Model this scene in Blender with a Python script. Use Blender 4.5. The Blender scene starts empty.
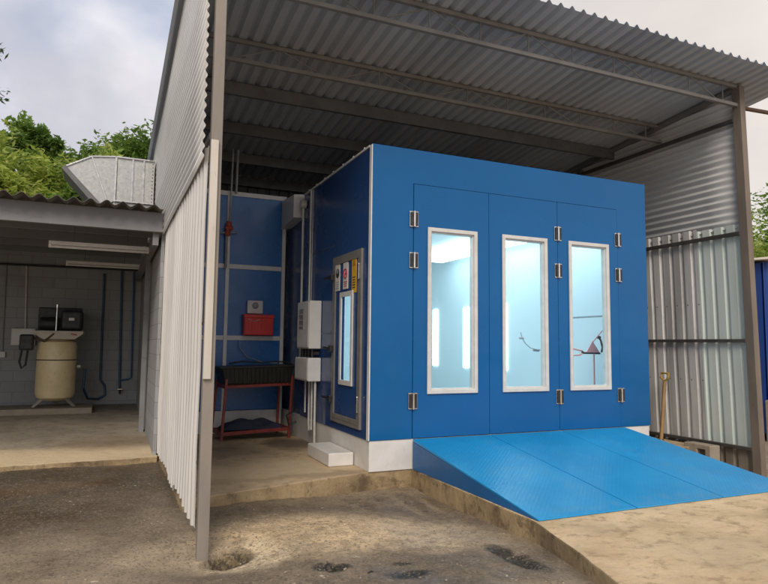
import bpy, bmesh, math, random
from mathutils import Vector, Matrix
random.seed(7)
S = bpy.context.scene
COL = bpy.context.collection
PI = math.pi

# ------------------------------------------------------------------ materials
def new_mat(name):
    m = bpy.data.materials.new(name); m.use_nodes = True
    nt = m.node_tree
    b = nt.nodes['Principled BSDF']
    return m, nt, b

def N(nt, typ, **kw):
    n = nt.nodes.new(typ)
    for k, v in kw.items():
        if k in n.inputs: n.inputs[k].default_value = v
        else: setattr(n, k, v)
    return n

def coords(nt):
    return nt.nodes.new('ShaderNodeNewGeometry').outputs['Position']

def noise(nt, vec, scale, detail=6, rough=.6, dist=0):
    n = N(nt, 'ShaderNodeTexNoise'); n.inputs['Scale'].default_value = scale
    n.inputs['Detail'].default_value = detail; n.inputs['Roughness'].default_value = rough
    n.inputs['Distortion'].default_value = dist
    nt.links.new(vec, n.inputs['Vector']); return n.outputs['Fac']

def ramp(nt, fac, lo, hi, a=0., b=1.):
    r = N(nt, 'ShaderNodeMapRange'); r.interpolation_type = 'SMOOTHSTEP'
    r.inputs['From Min'].default_value = lo; r.inputs['From Max'].default_value = hi
    r.inputs['To Min'].default_value = a; r.inputs['To Max'].default_value = b
    nt.links.new(fac, r.inputs['Value']); return r.outputs['Result']

def mixc(nt, fac, a, b):
    m = N(nt, 'ShaderNodeMix', data_type='RGBA')
    for s, v in ((m.inputs[0], fac), (m.inputs[6], a), (m.inputs[7], b)):
        if isinstance(v, (int, float)): s.default_value = v
        elif isinstance(v, tuple): s.default_value = (*v, 1)
        else: nt.links.new(v, s)
    return m.outputs[2]

def math_(nt, op, a, b=0.):
    m = N(nt, 'ShaderNodeMath', operation=op)
    for s, v in ((m.inputs[0], a), (m.inputs[1], b)):
        if isinstance(v, (int, float)): s.default_value = v
        else: nt.links.new(v, s)
    return m.outputs[0]

def scaled(nt, vec, sx, sy, sz):
    m = N(nt, 'ShaderNodeMapping'); m.inputs['Scale'].default_value = (sx, sy, sz)
    nt.links.new(vec, m.inputs['Vector']); return m.outputs[0]

def bump(nt, b, h, strength=.3, dist=.01):
    n = N(nt, 'ShaderNodeBump'); n.inputs['Strength'].default_value = strength; n.inputs['Distance'].default_value = dist
    nt.links.new(h, n.inputs['Height']); nt.links.new(n.outputs[0], b.inputs['Normal'])

def mat(name, c, c2=None, scale=3., rough=.5, rvar=.1, metal=0., bmp=0., bscale=60., stretch=(1, 1, 1), dirt=None, spec=None, coat=0., wav=0.):
    m, nt, b = new_mat(name); p = coords(nt); ps = scaled(nt, p, *stretch)
    if c2 is None: c2 = tuple(x * .8 for x in c)
    f = noise(nt, ps, scale, 8, .62)
    col = mixc(nt, ramp(nt, f, .35, .65), c, c2)
    if dirt:
        f2 = noise(nt, ps, scale * 3.1, 10, .75)
        col = mixc(nt, ramp(nt, f2, .56, .72, 0, .75), col, dirt)
    nt.links.new(col, b.inputs['Base Color'])
    nt.links.new(ramp(nt, noise(nt, ps, scale * 2.3, 5), .3, .7, max(.02, rough - rvar), min(1, rough + rvar)), b.inputs['Roughness'])
    b.inputs['Metallic'].default_value = metal
    if spec is not None: b.inputs['Specular IOR Level'].default_value = spec
    if wav: bump(nt, b, noise(nt, p, 1.3, 2), wav, .08)
    if coat: b.inputs['Coat Weight'].default_value = coat; b.inputs['Coat Roughness'].default_value = .12
    if bmp: bump(nt, b, noise(nt, p, bscale, 6), bmp, .01)
    return m

M = {}
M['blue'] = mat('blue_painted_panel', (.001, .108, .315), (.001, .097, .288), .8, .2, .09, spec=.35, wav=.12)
M['blue_side'] = mat('shaded_blue_panel', (.018, .062, .20), (.016, .055, .18), .8, .22, .08, wav=.12)  # darker copy of the booth blue; the side's shade is in the colour
M['blue_unit'] = mat('blue_unit_panel', (.02, .15, .44), (.018, .13, .39), 1.5, .28, .06, bmp=.01, bscale=2)
M['white_base'] = mat('white_plinth_paint', (.72, .70, .68), (.62, .60, .57), 2.5, .5, .1, dirt=(.50, .46, .40), bmp=.03)
M['white_trim'] = mat('white_trim', (.74, .74, .74), (.66, .66, .66), 6, .4)
M['alu'] = mat('grey_white_window_frame', (.64, .63, .61), (.57, .56, .54), 8, .4, .08)
M['taupe'] = mat('grey_brown_door_frame', (.20, .19, .175), (.17, .16, .15), 6, .4, .08)
M['chrome'] = mat('polished_metal', (.75, .72, .68), (.6, .58, .55), 10, .22, .08, metal=1)
M['black'] = mat('black_plastic', (.018, .018, .02), (.03, .03, .03), 12, .45)
M['darkgap'] = mat('dark_seam', (.008, .02, .04), (.006, .015, .03), 5, .8)
M['inner'] = mat('white_booth_lining', (.76, .82, .84), (.73, .80, .82), 1.2, .35, .05)
M['galv'] = mat('galvanised_steel', (.46, .46, .45), (.36, .365, .36), 9, .42, .1, metal=.65, dirt=(.33, .30, .26), bmp=.04, bscale=25)
M['rust_grey'] = mat('grey_steel_section', (.15, .15, .15), (.115, .115, .115), 5, .5, .1, metal=.2, dirt=(.13, .09, .06))
M['post'] = mat('primed_steel_post', (.26, .225, .19), (.215, .19, .165), 4, .55, .1, dirt=(.20, .15, .11), bmp=.1, stretch=(1, 1, .3))
M['post_r'] = mat('brown_grey_post', (.20, .16, .125), (.15, .125, .10), 4, .6, .1, dirt=(.12, .08, .05), stretch=(1, 1, .3))
M['beam'] = mat('painted_roof_beam', (.21, .205, .20), (.17, .167, .163), 4, .55)
M['conduit'] = mat('white_plastic_conduit', (.62, .61, .58), (.55, .54, .5), 6, .4)
M['redp'] = mat('red_painted_steel', (.26, .035, .025), (.17, .025, .02), 9, .5, .1, dirt=(.10, .05, .03))
M['redbox'] = mat('red_plastic', (.72, .04, .035), (.62, .035, .03), 8, .4)
M['bin'] = mat('dark_green_black_plastic', (.014, .016, .013), (.02, .023, .018), 7, .5)
M['cloth'] = mat('dark_navy_cloth', (.02, .022, .045), (.03, .032, .06), 6, .9, .05, bmp=.4, bscale=40)
M['tank'] = mat('beige_enamel', (.84, .70, .42), (.76, .62, .35), 4, .35, .08, dirt=(.40, .28, .16))
M['tank_leg'] = mat('beige_leg_paint', (.55, .50, .40), (.45, .4, .32), 6, .5)
M['motor'] = mat('black_cast_iron', (.02, .02, .022), (.035, .033, .03), 9, .5, .1, bmp=.2)
M['wood'] = mat('worn_wood', (.36, .22, .09), (.25, .15, .06), 8, .6, .1, stretch=(3, 3, .4))
M['yellow'] = mat('yellow_plastic', (.42, .27, .05), (.30, .20, .05), 8, .45)
M['rusty'] = mat('rusty_steel', (.14, .08, .05), (.09, .055, .04), 12, .7, dirt=(.2, .1, .05))
M['block'] = mat('concrete_block', (.34, .29, .22), (.28, .235, .18), 7, .9, .05, dirt=(.2, .16, .11), bmp=.5)
M['bluepipe'] = mat('blue_pipe', (.03, .09, .16), (.02, .06, .12), 6, .4)
M['bark'] = mat('bark', (.10, .075, .05), (.06, .045, .03), 6, .9, .05, bmp=.6, bscale=15)
M['paper'] = mat('white_sign_plate', (.70, .69, .67), (.66, .65, .63), 8, .4)
M['sign_red'] = mat('red_print', (.5, .03, .05), None, 5, .5)
M['sign_black'] = mat('black_print', (.03, .03, .035), None, 5, .5)
M['hose_grey'] = mat('pale_grey_rubber', (.5, .5, .52), None, 8, .5)
M['sign_grey'] = mat('grey_print', (.32, .33, .36), None, 5, .5)
M['sign_yellow'] = mat('yellow_sign_plate', (.68, .40, .03), (.6, .36, .03), 8, .45)
M['sign_orange'] = mat('orange_print', (.50, .20, .02), None, 5, .5)
M['pink'] = mat('salmon_red_paint', (.95, .42, .38), (.9, .38, .34), 8, .5)
M['lampw'] = mat('white_lamp_housing', (.80, .78, .74), (.75, .72, .69), 6, .5)
M['contblue'] = mat('blue_cladding', (.01, .05, .26), (.009, .045, .22), 2, .5, stretch=(6, 6, .2))
M['dark_girt'] = mat('dark_steel_rail', (.07, .065, .06), (.05, .045, .04), 5, .5)

def leaf_mat(name, a, b_, c):
    m, nt, b = new_mat(name); p = coords(nt)
    f = noise(nt, p, 1.1, 4); g = noise(nt, p, 9., 3)
    col = mixc(nt, ramp(nt, f, .38, .62), a, b_)
    col = mixc(nt, ramp(nt, g, .5, .7), col, c)
    nt.links.new(col, b.inputs['Base Color']); b.inputs['Roughness'].default_value = .5
    tr = N(nt, 'ShaderNodeBsdfTranslucent'); nt.links.new(col, tr.inputs['Color'])
    mx = N(nt, 'ShaderNodeMixShader'); mx.inputs[0].default_value = .5
    nt.links.new(b.outputs[0], mx.inputs[1]); nt.links.new(tr.outputs[0], mx.inputs[2])
    nt.links.new(mx.outputs[0], nt.nodes['Material Output'].inputs['Surface'])
    return m
M['leaf_a'] = leaf_mat('yellow_green_leaves', (.42, .50, .09), (.20, .30, .05), (.64, .64, .20))
M['leaf_b'] = leaf_mat('mid_green_leaves', (.20, .32, .06), (.10, .18, .035), (.32, .42, .10))
M['leaf_c'] = leaf_mat('dark_green_leaves', (.07, .13, .035), (.04, .08, .02), (.13, .2, .05))

def emis(name, c, s):
    m, nt, b = new_mat(name)
    b.inputs['Base Color'].default_value = (.8, .8, .8, 1)
    b.inputs['Emission Color'].default_value = (*c, 1); b.inputs['Emission Strength'].default_value = s
    return m
M['lamp_on'] = emis('lit_tube_diffuser', (.72, .92, 1.), 3.7)

def glass(name, tint, refl=.12):
    m, nt, b = new_mat(name)
    t = N(nt, 'ShaderNodeBsdfTransparent'); t.inputs[0].default_value = (*tint, 1)
    g = N(nt, 'ShaderNodeBsdfGlossy'); g.inputs['Roughness'].default_value = .03
    fr = N(nt, 'ShaderNodeFresnel'); fr.inputs[0].default_value = 1.45
    mx = N(nt, 'ShaderNodeMixShader')
    ge = N(nt, 'ShaderNodeNewGeometry')
    fac = math_(nt, 'MULTIPLY', fr.outputs[0], math_(nt, 'SUBTRACT', 1., ge.outputs['Backfacing']))
    nt.links.new(fac, mx.inputs[0]); nt.links.new(t.outputs[0], mx.inputs[1]); nt.links.new(g.outputs[0], mx.inputs[2])
    nt.links.new(mx.outputs[0], nt.nodes['Material Output'].inputs['Surface'])
    return m
M['glass'] = glass('clear_tinted_glass', (.90, .96, .97))

def sheet_mat(name, c, c2, axis, width, rough=.45, metal=.5, dirt=(.3, .24, .18), streak=(1, 1, 1), dirt_lo=.52, dirt_amt=.7, var=.12, scr=()):
    """corrugated sheet metal: each sheet slightly different, streaks of dirt"""
    m, nt, b = new_mat(name); p = coords(nt)
    sep = N(nt, 'ShaderNodeSeparateXYZ'); nt.links.new(p, sep.inputs[0])
    idx = math_(nt, 'FLOOR', math_(nt, 'DIVIDE', sep.outputs[axis], width))
    wn = N(nt, 'ShaderNodeTexWhiteNoise', noise_dimensions='1D'); nt.links.new(idx, wn.inputs['W'])
    ps = scaled(nt, p, *streak)
    col = mixc(nt, ramp(nt, noise(nt, ps, 3., 8, .65), .35, .65), c, c2)
    col = mixc(nt, ramp(nt, noise(nt, ps, 7., 10, .75), dirt_lo, dirt_lo + .2, 0, dirt_amt), col, dirt)
    hv = N(nt, 'ShaderNodeHueSaturation'); nt.links.new(col, hv.inputs['Color'])
    nt.links.new(ramp(nt, wn.outputs['Value'], 0, 1, 1 - var, 1 + var), hv.inputs['Value'])
    colr = hv.outputs[0]
    for zl in scr:     # screw heads with a little rust, one per rib
        fu = math_(nt, 'SUBTRACT', math_(nt, 'FRACT', math_(nt, 'DIVIDE', math_(nt, 'ADD', sep.outputs[1], 1.53+.095), .19)), .5)
        du = math_(nt, 'MULTIPLY', fu, .19); dv = math_(nt, 'SUBTRACT', sep.outputs[2], zl)
        rad = math_(nt, 'SQRT', math_(nt, 'ADD', math_(nt, 'MULTIPLY', du, du), math_(nt, 'MULTIPLY', dv, dv)))
        colr = mixc(nt, ramp(nt, rad, .008, .014, .85, 0), colr, (.10, .07, .05))
    nt.links.new(colr, b.inputs['Base Color'])
    nt.links.new(ramp(nt, noise(nt, p, 14., 6), .3, .7, rough - .08, rough + .12), b.inputs['Roughness'])
    b.inputs['Metallic'].default_value = metal
    bump(nt, b, noise(nt, p, 5., 4), .15, .02)
    return m
M['roof_sheet'] = sheet_mat('grey_roof_sheeting', (.43, .465, .52), (.38, .41, .46), 0, .7, .5, .05, (.27, .26, .25), (1, .2, 1), .56, .6, .10)
M['clad_left'] = sheet_mat('galvanised_side_cladding', (.86, .85, .83), (.76, .75, .73), 2, .7, .4, .15, (.36, .31, .27), (1, .15, 1), .58, .5, .08)
M['clad_right'] = sheet_mat('weathered_side_cladding', (.56, .56, .555), (.46, .46, .455), 2, .7, .7, 0, (.30, .28, .25), (1, .15, 1), .55, .5, .06)
M['vsheet_left'] = sheet_mat('pale_vertical_sheeting', (.70, .665, .62), (.61, .575, .53), 1, .7, .5, .1, (.42, .35, .27), (1, 1, .1), .58, .5, .07, scr=(.5, 1.5, 2.7))
M['vsheet_right'] = sheet_mat('grey_vertical_sheeting', (.66, .65, .63), (.50, .49, .475), 1, .38, .45, .2, (.36, .31, .25), (1, 1, .12), .53, .55, .13, scr=(1.47, 2.0, 2.93, .9))
M['vsheet_low'] = sheet_mat('brown_stained_sheeting', (.34, .29, .23), (.26, .22, .17), 1, .4, .55, .2, (.2, .15, .1), (1, 1, .2), .5, .7, .15)
M['translucent'] = sheet_mat('pale_green_fibreglass_sheeting', (.62, .68, .64), (.55, .61, .57), 1, .4, .35, 0, (.38, .36, .3), (1, 1, .12), .6, .4, .08)
M['shed_roof'] = sheet_mat('dark_fibre_cement_roof', (.14, .13, .115), (.10, .095, .085), 0, .9, .75, 0, (.19, .175, .15), (1, .3, 1), .55, .5, .08)
M['shed_beam'] = mat('dark_grey_beam', (.21, .21, .215), (.18, .18, .182), 3, .55, .1, dirt=(.11, .09, .075), stretch=(.3, 1, 1))

# block wall material
def wall_mat():
    m, nt, b = new_mat('grey_painted_blockwork'); p = coords(nt)
    rot = N(nt, 'ShaderNodeMapping'); rot.inputs['Rotation'].default_value = (PI/2, 0, 0); nt.links.new(p, rot.inputs['Vector'])
    br = N(nt, 'ShaderNodeTexBrick'); nt.links.new(rot.outputs[0], br.inputs['Vector'])
    br.inputs['Scale'].default_value = 1; br.inputs['Brick Width'].default_value = .4; br.inputs['Row Height'].default_value = .2
    br.inputs['Mortar Size'].default_value = .008; br.inputs['Mortar Smooth'].default_value = .5
    br.inputs['Color1'].default_value = (.33, .335, .335, 1); br.inputs['Color2'].default_value = (.30, .305, .305, 1); br.inputs['Mortar'].default_value = (.25, .25, .25, 1)
    col = mixc(nt, ramp(nt, noise(nt, p, 2.2, 9, .7), .5, .75, 0, .6), br.outputs['Color'], (.22, .215, .21))
    nt.links.new(col, b.inputs['Base Color']); b.inputs['Roughness'].default_value = .75
    h = math_(nt, 'SUBTRACT', noise(nt, p, 40, 5), math_(nt, 'MULTIPLY', br.outputs['Fac'], 1.2))
    bump(nt, b, h, .4, .006)
    return m
M['blockwall'] = wall_mat()

# ground materials; stains and painted sunlight have places of their own
def blob(nt, p, cx, cy, rx, ry, soft=.5, warp=.5, ws=2.):
    nz = N(nt, 'ShaderNodeTexNoise'); nz.inputs['Scale'].default_value = ws; nz.inputs['Detail'].default_value = 7
    nz.inputs['Roughness'].default_value = .65
    nt.links.new(p, nz.inputs['Vector'])
    v = N(nt, 'ShaderNodeVectorMath', operation='SUBTRACT'); nt.links.new(nz.outputs['Color'], v.inputs[0]); v.inputs[1].default_value = (.5, .5, .5)
    v2 = N(nt, 'ShaderNodeVectorMath', operation='SCALE'); nt.links.new(v.outputs[0], v2.inputs[0]); v2.inputs['Scale'].default_value = warp * 2
    a = N(nt, 'ShaderNodeVectorMath', operation='ADD'); nt.links.new(p, a.inputs[0]); nt.links.new(v2.outputs[0], a.inputs[1])
    mp = N(nt, 'ShaderNodeMapping'); nt.links.new(a.outputs[0], mp.inputs['Vector'])
    mp.inputs['Location'].default_value = (-cx / rx, -cy / ry, 0); mp.inputs['Scale'].default_value = (1 / rx, 1 / ry, 0)
    ln = N(nt, 'ShaderNodeVectorMath', operation='LENGTH'); nt.links.new(mp.outputs[0], ln.inputs[0])
    return ramp(nt, ln.outputs['Value'], 1 - soft, 1 + soft, 1., 0.)

def ground_mat():
    m, nt, b = new_mat('worn_asphalt'); p = coords(nt)
    patch = noise(nt, p, 7., 12, .8)
    col = mixc(nt, ramp(nt, noise(nt, p, 1.1, 11, .68), .36, .62), (.16, .122, .082), (.29, .225, .15))
    def lay(cx, cy, rx, ry, am, c, warp=.35, ws=2.5, soft=.5, lo=.42, hi=.56, base=.3):
        nonlocal col
        mk = blob(nt, p, cx, cy, rx, ry, soft, warp, ws)
        col = mixc(nt, math_(nt, 'MULTIPLY', mk, ramp(nt, patch, lo, hi, base*am, am)), col, c)
    lay(-4.2, .9, 3.4, 1.75, .95, (.072, .052, .033), .5, 1.5, .4, .3, .55, .7)      # damp asphalt by the shed
    lay(-3.1, .9, .5, .25, .6, (.15, .085, .035)); lay(-4.4, .2, .8, .2, .5, (.14, .10, .06)); lay(-2.5, .2, .5, .3, .4, (.16, .12, .08))
    lay(-.1, -.55, .62, .34, .85, (.105, .080, .056)); lay(-1.3, -.66, .6, .18, .8, (.11, .085, .06)); lay(.35, -1.0, .2, .5, .5, (.16, .12, .08))
    lay(-.6, -2.6, 1.3, .36, .8, (.12, .095, .07), .3); lay(-3.2, -2.2, 1.2, .3, .5, (.12, .09, .06))
    lay(-.85, -1.45, .80, .50, 1., (.78, .58, .35), .4, 2., .55,   .42, .58, .4)         # sandy dust
    lay(-.2, -1.7, .45, .45, .9, (.66, .51, .33), .35); lay(.22, -1.9, .25, .5, .7, (.42, .32, .21), .3)
    lay(-1.62, -1.75, .34, .3, 1., (.74, .59, .38), .25); lay(-2.15, -1.55, .45, .22, .7, (.42, .33, .22), .3)
    lay(.12, -.75, .05, .42, .6, (.42, .33, .21), .12, 3.); lay(.36, -.7, .04, .4, .55, (.45, .35, .22), .12, 3.)
    lay(-1.75, -1.72, .13, .13, .97, (.06, .042, .02), .1, 7., .3, .3, .45, .9)
    for (cx, cy, rx, ry) in ((.10, -2.47, .10, .34), (-.76, -2.54, .14, .075), (-1.19, -2.25, .13, .09), (-.72, -2.33, .07, .04), (-.98, -2.42, .03, .02), (.2, -.9, .03, .02)):
        mk = blob(nt, p, cx, cy, rx, ry, .3, .09, 8.)
        col = mixc(nt, math_(nt, 'MULTIPLY', mk, .95), col, mixc(nt, ramp(nt, noise(nt, p, 40, 4), .4, .6), (.010, .008, .006), (.035, .03, .018)))
    mk = blob(nt, p, -1.74, -1.66, .17, .16, .3, .08, 9.)
    col = mixc(nt, math_(nt, 'MULTIPLY', mk, .95), col, mixc(nt, ramp(nt, noise(nt, p, 24, 5, .7), .42, .58), (.022, .016, .009), (.14, .10, .045)))
    vo = N(nt, 'ShaderNodeTexVoronoi'); vo.inputs['Scale'].default_value = 75; nt.links.new(p, vo.inputs['Vector'])
    sp = N(nt, 'ShaderNodeSeparateColor'); nt.links.new(vo.outputs['Color'], sp.inputs[0])
    col = mixc(nt, ramp(nt, sp.outputs[0], .6, 1., 0, .4), col, (.34, .28, .20))
    col = mixc(nt, ramp(nt, sp.outputs[1], .6, 1., 0, .5), col, (.05, .038, .025))
    crumb = math_(nt, 'MULTIPLY', ramp(nt, noise(nt, p, 22, 5, .6), .64, .67), ramp(nt, noise(nt, p, 2.2, 4), .5, .6))
    col = mixc(nt, math_(nt, 'MULTIPLY', crumb, .85), col, (.62, .53, .40))
    w = N(nt, 'ShaderNodeTexVoronoi', feature='DISTANCE_TO_EDGE'); w.inputs['Scale'].default_value = .6
    nz = N(nt, 'ShaderNodeTexNoise'); nz.inputs['Scale'].default_value = 3.; nz.inputs['Detail'].default_value = 8; nt.links.new(p, nz.inputs['Vector'])
    ad = N(nt, 'ShaderNodeVectorMath', operation='ADD'); nt.links.new(p, ad.inputs[0]); nt.links.new(nz.outputs['Color'], ad.inputs[1]); nt.links.new(ad.outputs[0], w.inputs['Vector'])
    cr = math_(nt, 'MULTIPLY', ramp(nt, w.outputs['Distance'], .001, .008, 1, 0), ramp(nt, noise(nt, p, .9, 3), .45, .6))
    col = mixc(nt, math_(nt, 'MULTIPLY', cr, .45), col, (.05, .038, .026))
    nt.links.new(col, b.inputs['Base Color'])
    nt.links.new(ramp(nt, noise(nt, p, 1.6, 7), .38, .62, .42, .9), b.inputs['Roughness'])
    h = math_(nt, 'ADD', noise(nt, p, 4, 12, .66), math_(nt, 'MULTIPLY', vo.outputs['Distance'], .10))
    h = math_(nt, 'SUBTRACT', h, math_(nt, 'MULTIPLY', cr, .2))
    bump(nt, b, h, .7, .02)
    return m
M['ground'] = ground_mat()

def concrete_mat(name, a, c, stain, side=False, blobs=(), streak=(1, 1, 1)):
    m, nt, b = new_mat(name); p = coords(nt)
    ps = scaled(nt, p, *streak)
    col = mixc(nt, ramp(nt, noise(nt, ps, 1.6, 10, .68), .36, .64), a, c)
    col = mixc(nt, ramp(nt, noise(nt, ps, 5, 10, .75), .50, .62, 0, .7), col, stain)
    for (cx, cy, rx, ry, am, cc) in blobs:
        mk = blob(nt, p, cx, cy, rx, ry, .5, .3, 2.5)
        col = mixc(nt, math_(nt, 'MULTIPLY', mk, am), col, cc)
    col = mixc(nt, ramp(nt, noise(nt, p, 45, 5, .7), .5, .8, 0, .45), col, tuple(x * .55 for x in c))
    nt.links.new(col, b.inputs['Base Color'])
    nt.links.new(ramp(nt, noise(nt, p, 3., 6), .35, .65, .55, .9), b.inputs['Roughness'])
    bump(nt, b, noise(nt, p, 7, 12, .72), .8, .025)
    return m
M['pad'] = concrete_mat('sandy_concrete', (.72, .54, .33), (.54, .395, .225), (.32, .215, .12), streak=(1, 1.25, 1),
                        blobs=((1.2, -3.2, .5, .4, .35, (.47, .37, .23)), (2.9, -2.9, .6, .3, .4, (.22, .155, .09))))
M['bay'] = concrete_mat('dusty_concrete', (.56, .425, .27), (.40, .30, .19), (.24, .17, .10),
                        blobs=((-.8, .5, 1.1, .5, .7, (.56, .43, .27)), (-.25, 2.2, .35, .5, .8, (.09, .07, .05)), (-1.2, 1.8, .5, .4, .5, (.2, .15, .1)), (-.5, .1, .9, .12, .6, (.30, .22, .13))))
M['riser'] = concrete_mat('dirty_concrete_edge', (.42, .31, .17), (.22, .155, .085), (.10, .07, .04))
M['shedfloor'] = concrete_mat('pale_concrete_floor', (.36, .31, .24), (.30, .26, .20), (.2, .16, .11),
                              blobs=((-3., 2.5, 2.6, .5, .6, (.80, .63, .40)), (-4.6, 2.4, 2.6, .5, .8, (.74, .58, .37)), (-2.4, 3.2, .8, .5, .5, (.2, .13, .07)), (-4., 4.2, 1.5, .6, .4, (.14, .12, .10))))  # first two blobs paint the sunlit front edge into the floor colour

def tread_mat():
    m, nt, b = new_mat('blue_tread_plate'); p = coords(nt)
    r = N(nt, 'ShaderNodeMapping'); r.inputs['Rotation'].default_value = (0, 0, PI / 4); r.inputs['Scale'].default_value = (30, 30, 0); nt.links.new(p, r.inputs['Vector'])
    ch = N(nt, 'ShaderNodeTexVoronoi', distance='MANHATTAN'); ch.inputs['Scale'].default_value = 1.; ch.inputs['Randomness'].default_value = 0.; nt.links.new(r.outputs[0], ch.inputs['Vector'])
    h = ramp(nt, ch.outputs['Distance'], .2, .45, 1, 0)
    col = mixc(nt, ramp(nt, noise(nt, p, 1.5, 8, .65), .35, .65), (.012, .295, .62), (.010, .255, .56))
    col = mixc(nt, ramp(nt, noise(nt, p, 6., 10, .75), .56, .72, 0, .35), col, (.10, .30, .52))
    for (cx, cy, rx, ry, am) in ((1.0, -1.2, .35, .18, .35), (1.35, -1.1, .10, 1.2, .3), (2.85, -1.1, .12, 1.2, .3), (2.0, -2.1, 1.6, .09, .55)):
        mk = math_(nt, 'MULTIPLY', blob(nt, p, cx, cy, rx, ry, .5, .12, 5.), ramp(nt, noise(nt, p, 9, 8, .7), .42, .6, 0, am))
        col = mixc(nt, mk, col, (.07, .28, .50))
    nt.links.new(col, b.inputs['Base Color'])
    nt.links.new(ramp(nt, noise(nt, p, 2.5, 7), .35, .65, .28, .42), b.inputs['Roughness'])
    bump(nt, b, h, .35, .003)
    return m
M['tread'] = tread_mat()
M['ramp_side'] = mat('blue_ramp_side', (.008, .12, .33), (.007, .10, .28), 2, .35, .08, dirt=(.02, .08, .16))

# ------------------------------------------------------------------ builders
class MB:
    def __init__(s): s.v = []; s.f = []
    def quad(s, a, b, c, d): n = len(s.v); s.v += [tuple(a), tuple(b), tuple(c), tuple(d)]; s.f.append((n, n+1, n+2, n+3)); return s
    def tri(s, a, b, c): n = len(s.v); s.v += [tuple(a), tuple(b), tuple(c)]; s.f.append((n, n+1, n+2)); return s
    def hexa(s, p):   # 8 corners: bottom 4 ccw, top 4 ccw
        n = len(s.v); s.v += [tuple(q) for q in p]
        for f in ((3,2,1,0),(4,5,6,7),(0,1,5,4),(1,2,6,5),(2,3,7,6),(3,0,4,7)): s.f.append(tuple(n+i for i in f))
        return s
    def box(s, x0, x1, y0, y1, z0, z1):
        return s.hexa([(x0,y0,z0),(x1,y0,z0),(x1,y1,z0),(x0,y1,z0),(x0,y0,z1),(x1,y0,z1),(x1,y1,z1),(x0,y1,z1)])
    def bar(s, a, b, w, h=None):   # rectangular bar between two points
        a, b = Vector(a), Vector(b); h = h or w; d = (b-a).normalized()
        up = Vector((0,0,1)) if abs(d.z) < .9 else Vector((0,1,0))
        r = d.cross(up).normalized()*w/2; u = r.cross(d).normalized()*h/2
        return s.hexa([a-r-u, a+r-u, b+r-u, b-r-u, a-r+u, a+r+u, b+r+u, b-r+u])
    def tube(s, pts, r, n=10, cap=True, r2=None):
        pts = [Vector(p) for p in pts]; base = len(s.v); k = len(pts); prev = None
        for i, p in enumerate(pts):
            d = ((pts[min(i+1,k-1)] - pts[max(i-1,0)])).normalized()
            if prev is None:
                up = Vector((0,0,1)) if abs(d.z) < .9 else Vector((1,0,0)); e = d.cross(up).normalized()
            else: e = (prev - d*prev.dot(d)).normalized()
            prev = e; g = d.cross(e)
            rr = r if r2 is None else r + (r2-r)*i/(k-1)
            for j in range(n):
                a = 2*PI*j/n; s.v.append(tuple(p + e*math.cos(a)*rr + g*math.sin(a)*rr))
        for i in range(k-1):
            for j in range(n):
                s.f.append((base+i*n+j, base+i*n+(j+1)%n, base+(i+1)*n+(j+1)%n, base+(i+1)*n+j))
        if cap: s.f.append(tuple(base+j for j in range(n))[::-1]); s.f.append(tuple(base+(k-1)*n+j for j in range(n)))
        return s
    def lathe(s, c, prof, n=32, axis='z'):
        base = len(s.v); c = Vector(c)
        for (r, z) in prof:
            for j in range(n):
                a = 2*PI*j/n; x, y = r*math.cos(a), r*math.sin(a)
                o = Vector((x,y,z)) if axis == 'z' else (Vector((z,x,y)) if axis == 'x' else Vector((x,z,-y)))
                s.v.append(tuple(c+o))
        for i in range(len(prof)-1):
            for j in range(n): s.f.append((base+i*n+j, base+i*n+(j+1)%n, base+(i+1)*n+(j+1)%n, base+(i+1)*n+j))
        s.f.append(tuple(base+j for j in range(n))[::-1]); s.f.append(tuple(base+(len(prof)-1)*n+j for j in range(n)))
        return s
    def prism(s, poly, vec):
        n = len(s.v); k = len(poly); v = Vector(vec)
        s.v += [tuple(p) for p in poly] + [tuple(Vector(p)+v) for p in poly]
        s.f.append(tuple(n+i for i in range(k))[::-1]); s.f.append(tuple(n+k+i for i in range(k)))
        for i in range(k): s.f.append((n+i, n+(i+1)%k, n+k+(i+1)%k, n+k+i))
        return s
    def build(s, name, m, parent=None, bevel=0., smooth=False, seg=2):
        me = bpy.data.meshes.new(name); me.from_pydata(s.v, [], s.f)
        bm = bmesh.new(); bm.from_mesh(me); bmesh.ops.recalc_face_normals(bm, faces=bm.faces); bm.to_mesh(me); bm.free()
        if smooth:
            for p in me.polygons: p.use_smooth = True
        for mm in (m if isinstance(m, (list, tuple)) else [m]): me.materials.append(mm if not isinstance(mm, str) else M[mm])
        o = bpy.data.objects.new(name, me); COL.objects.link(o)
        if parent:
            o.parent = parent
            o.matrix_parent_inverse = Matrix.Translation(parent_world(parent)).inverted()
        if bevel:
            b = o.modifiers.new('bevel', 'BEVEL'); b.width = bevel; b.segments = seg; b.limit_method = 'ANGLE'; b.angle_limit = math.radians(40)
        if smooth:
            try:
                me.set_sharp_from_angle(angle=math.radians(40))
            except Exception: pass
        return o

def parent_world(o):
    # meshes keep their vertices in world coordinates; empties stand at the base of the thing
    return Vector((0, 0, 0)) if o.type == 'MESH' else Vector(o.location)

def thing(name, label, cat, loc=(0,0,0), group=None):
    o = bpy.data.objects.new(name, None); COL.objects.link(o); o.location = loc; o.empty_display_size = .2
    o['label'] = label; o['category'] = cat
    if group: o['group'] = group
    return o
def tag(o, label, cat, group=None):
    o['label'] = label; o['category'] = cat
    if group: o['group'] = group
    return o
def struct(o): o['kind'] = 'structure'; return o
def solid(o, t, off=0):
    m = o.modifiers.new('thickness', 'SOLIDIFY'); m.thickness = t; m.offset = off; return o

def place(o, loc, rz=0):
    o.location = loc; o.rotation_euler = (0, 0, rz); return o

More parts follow.
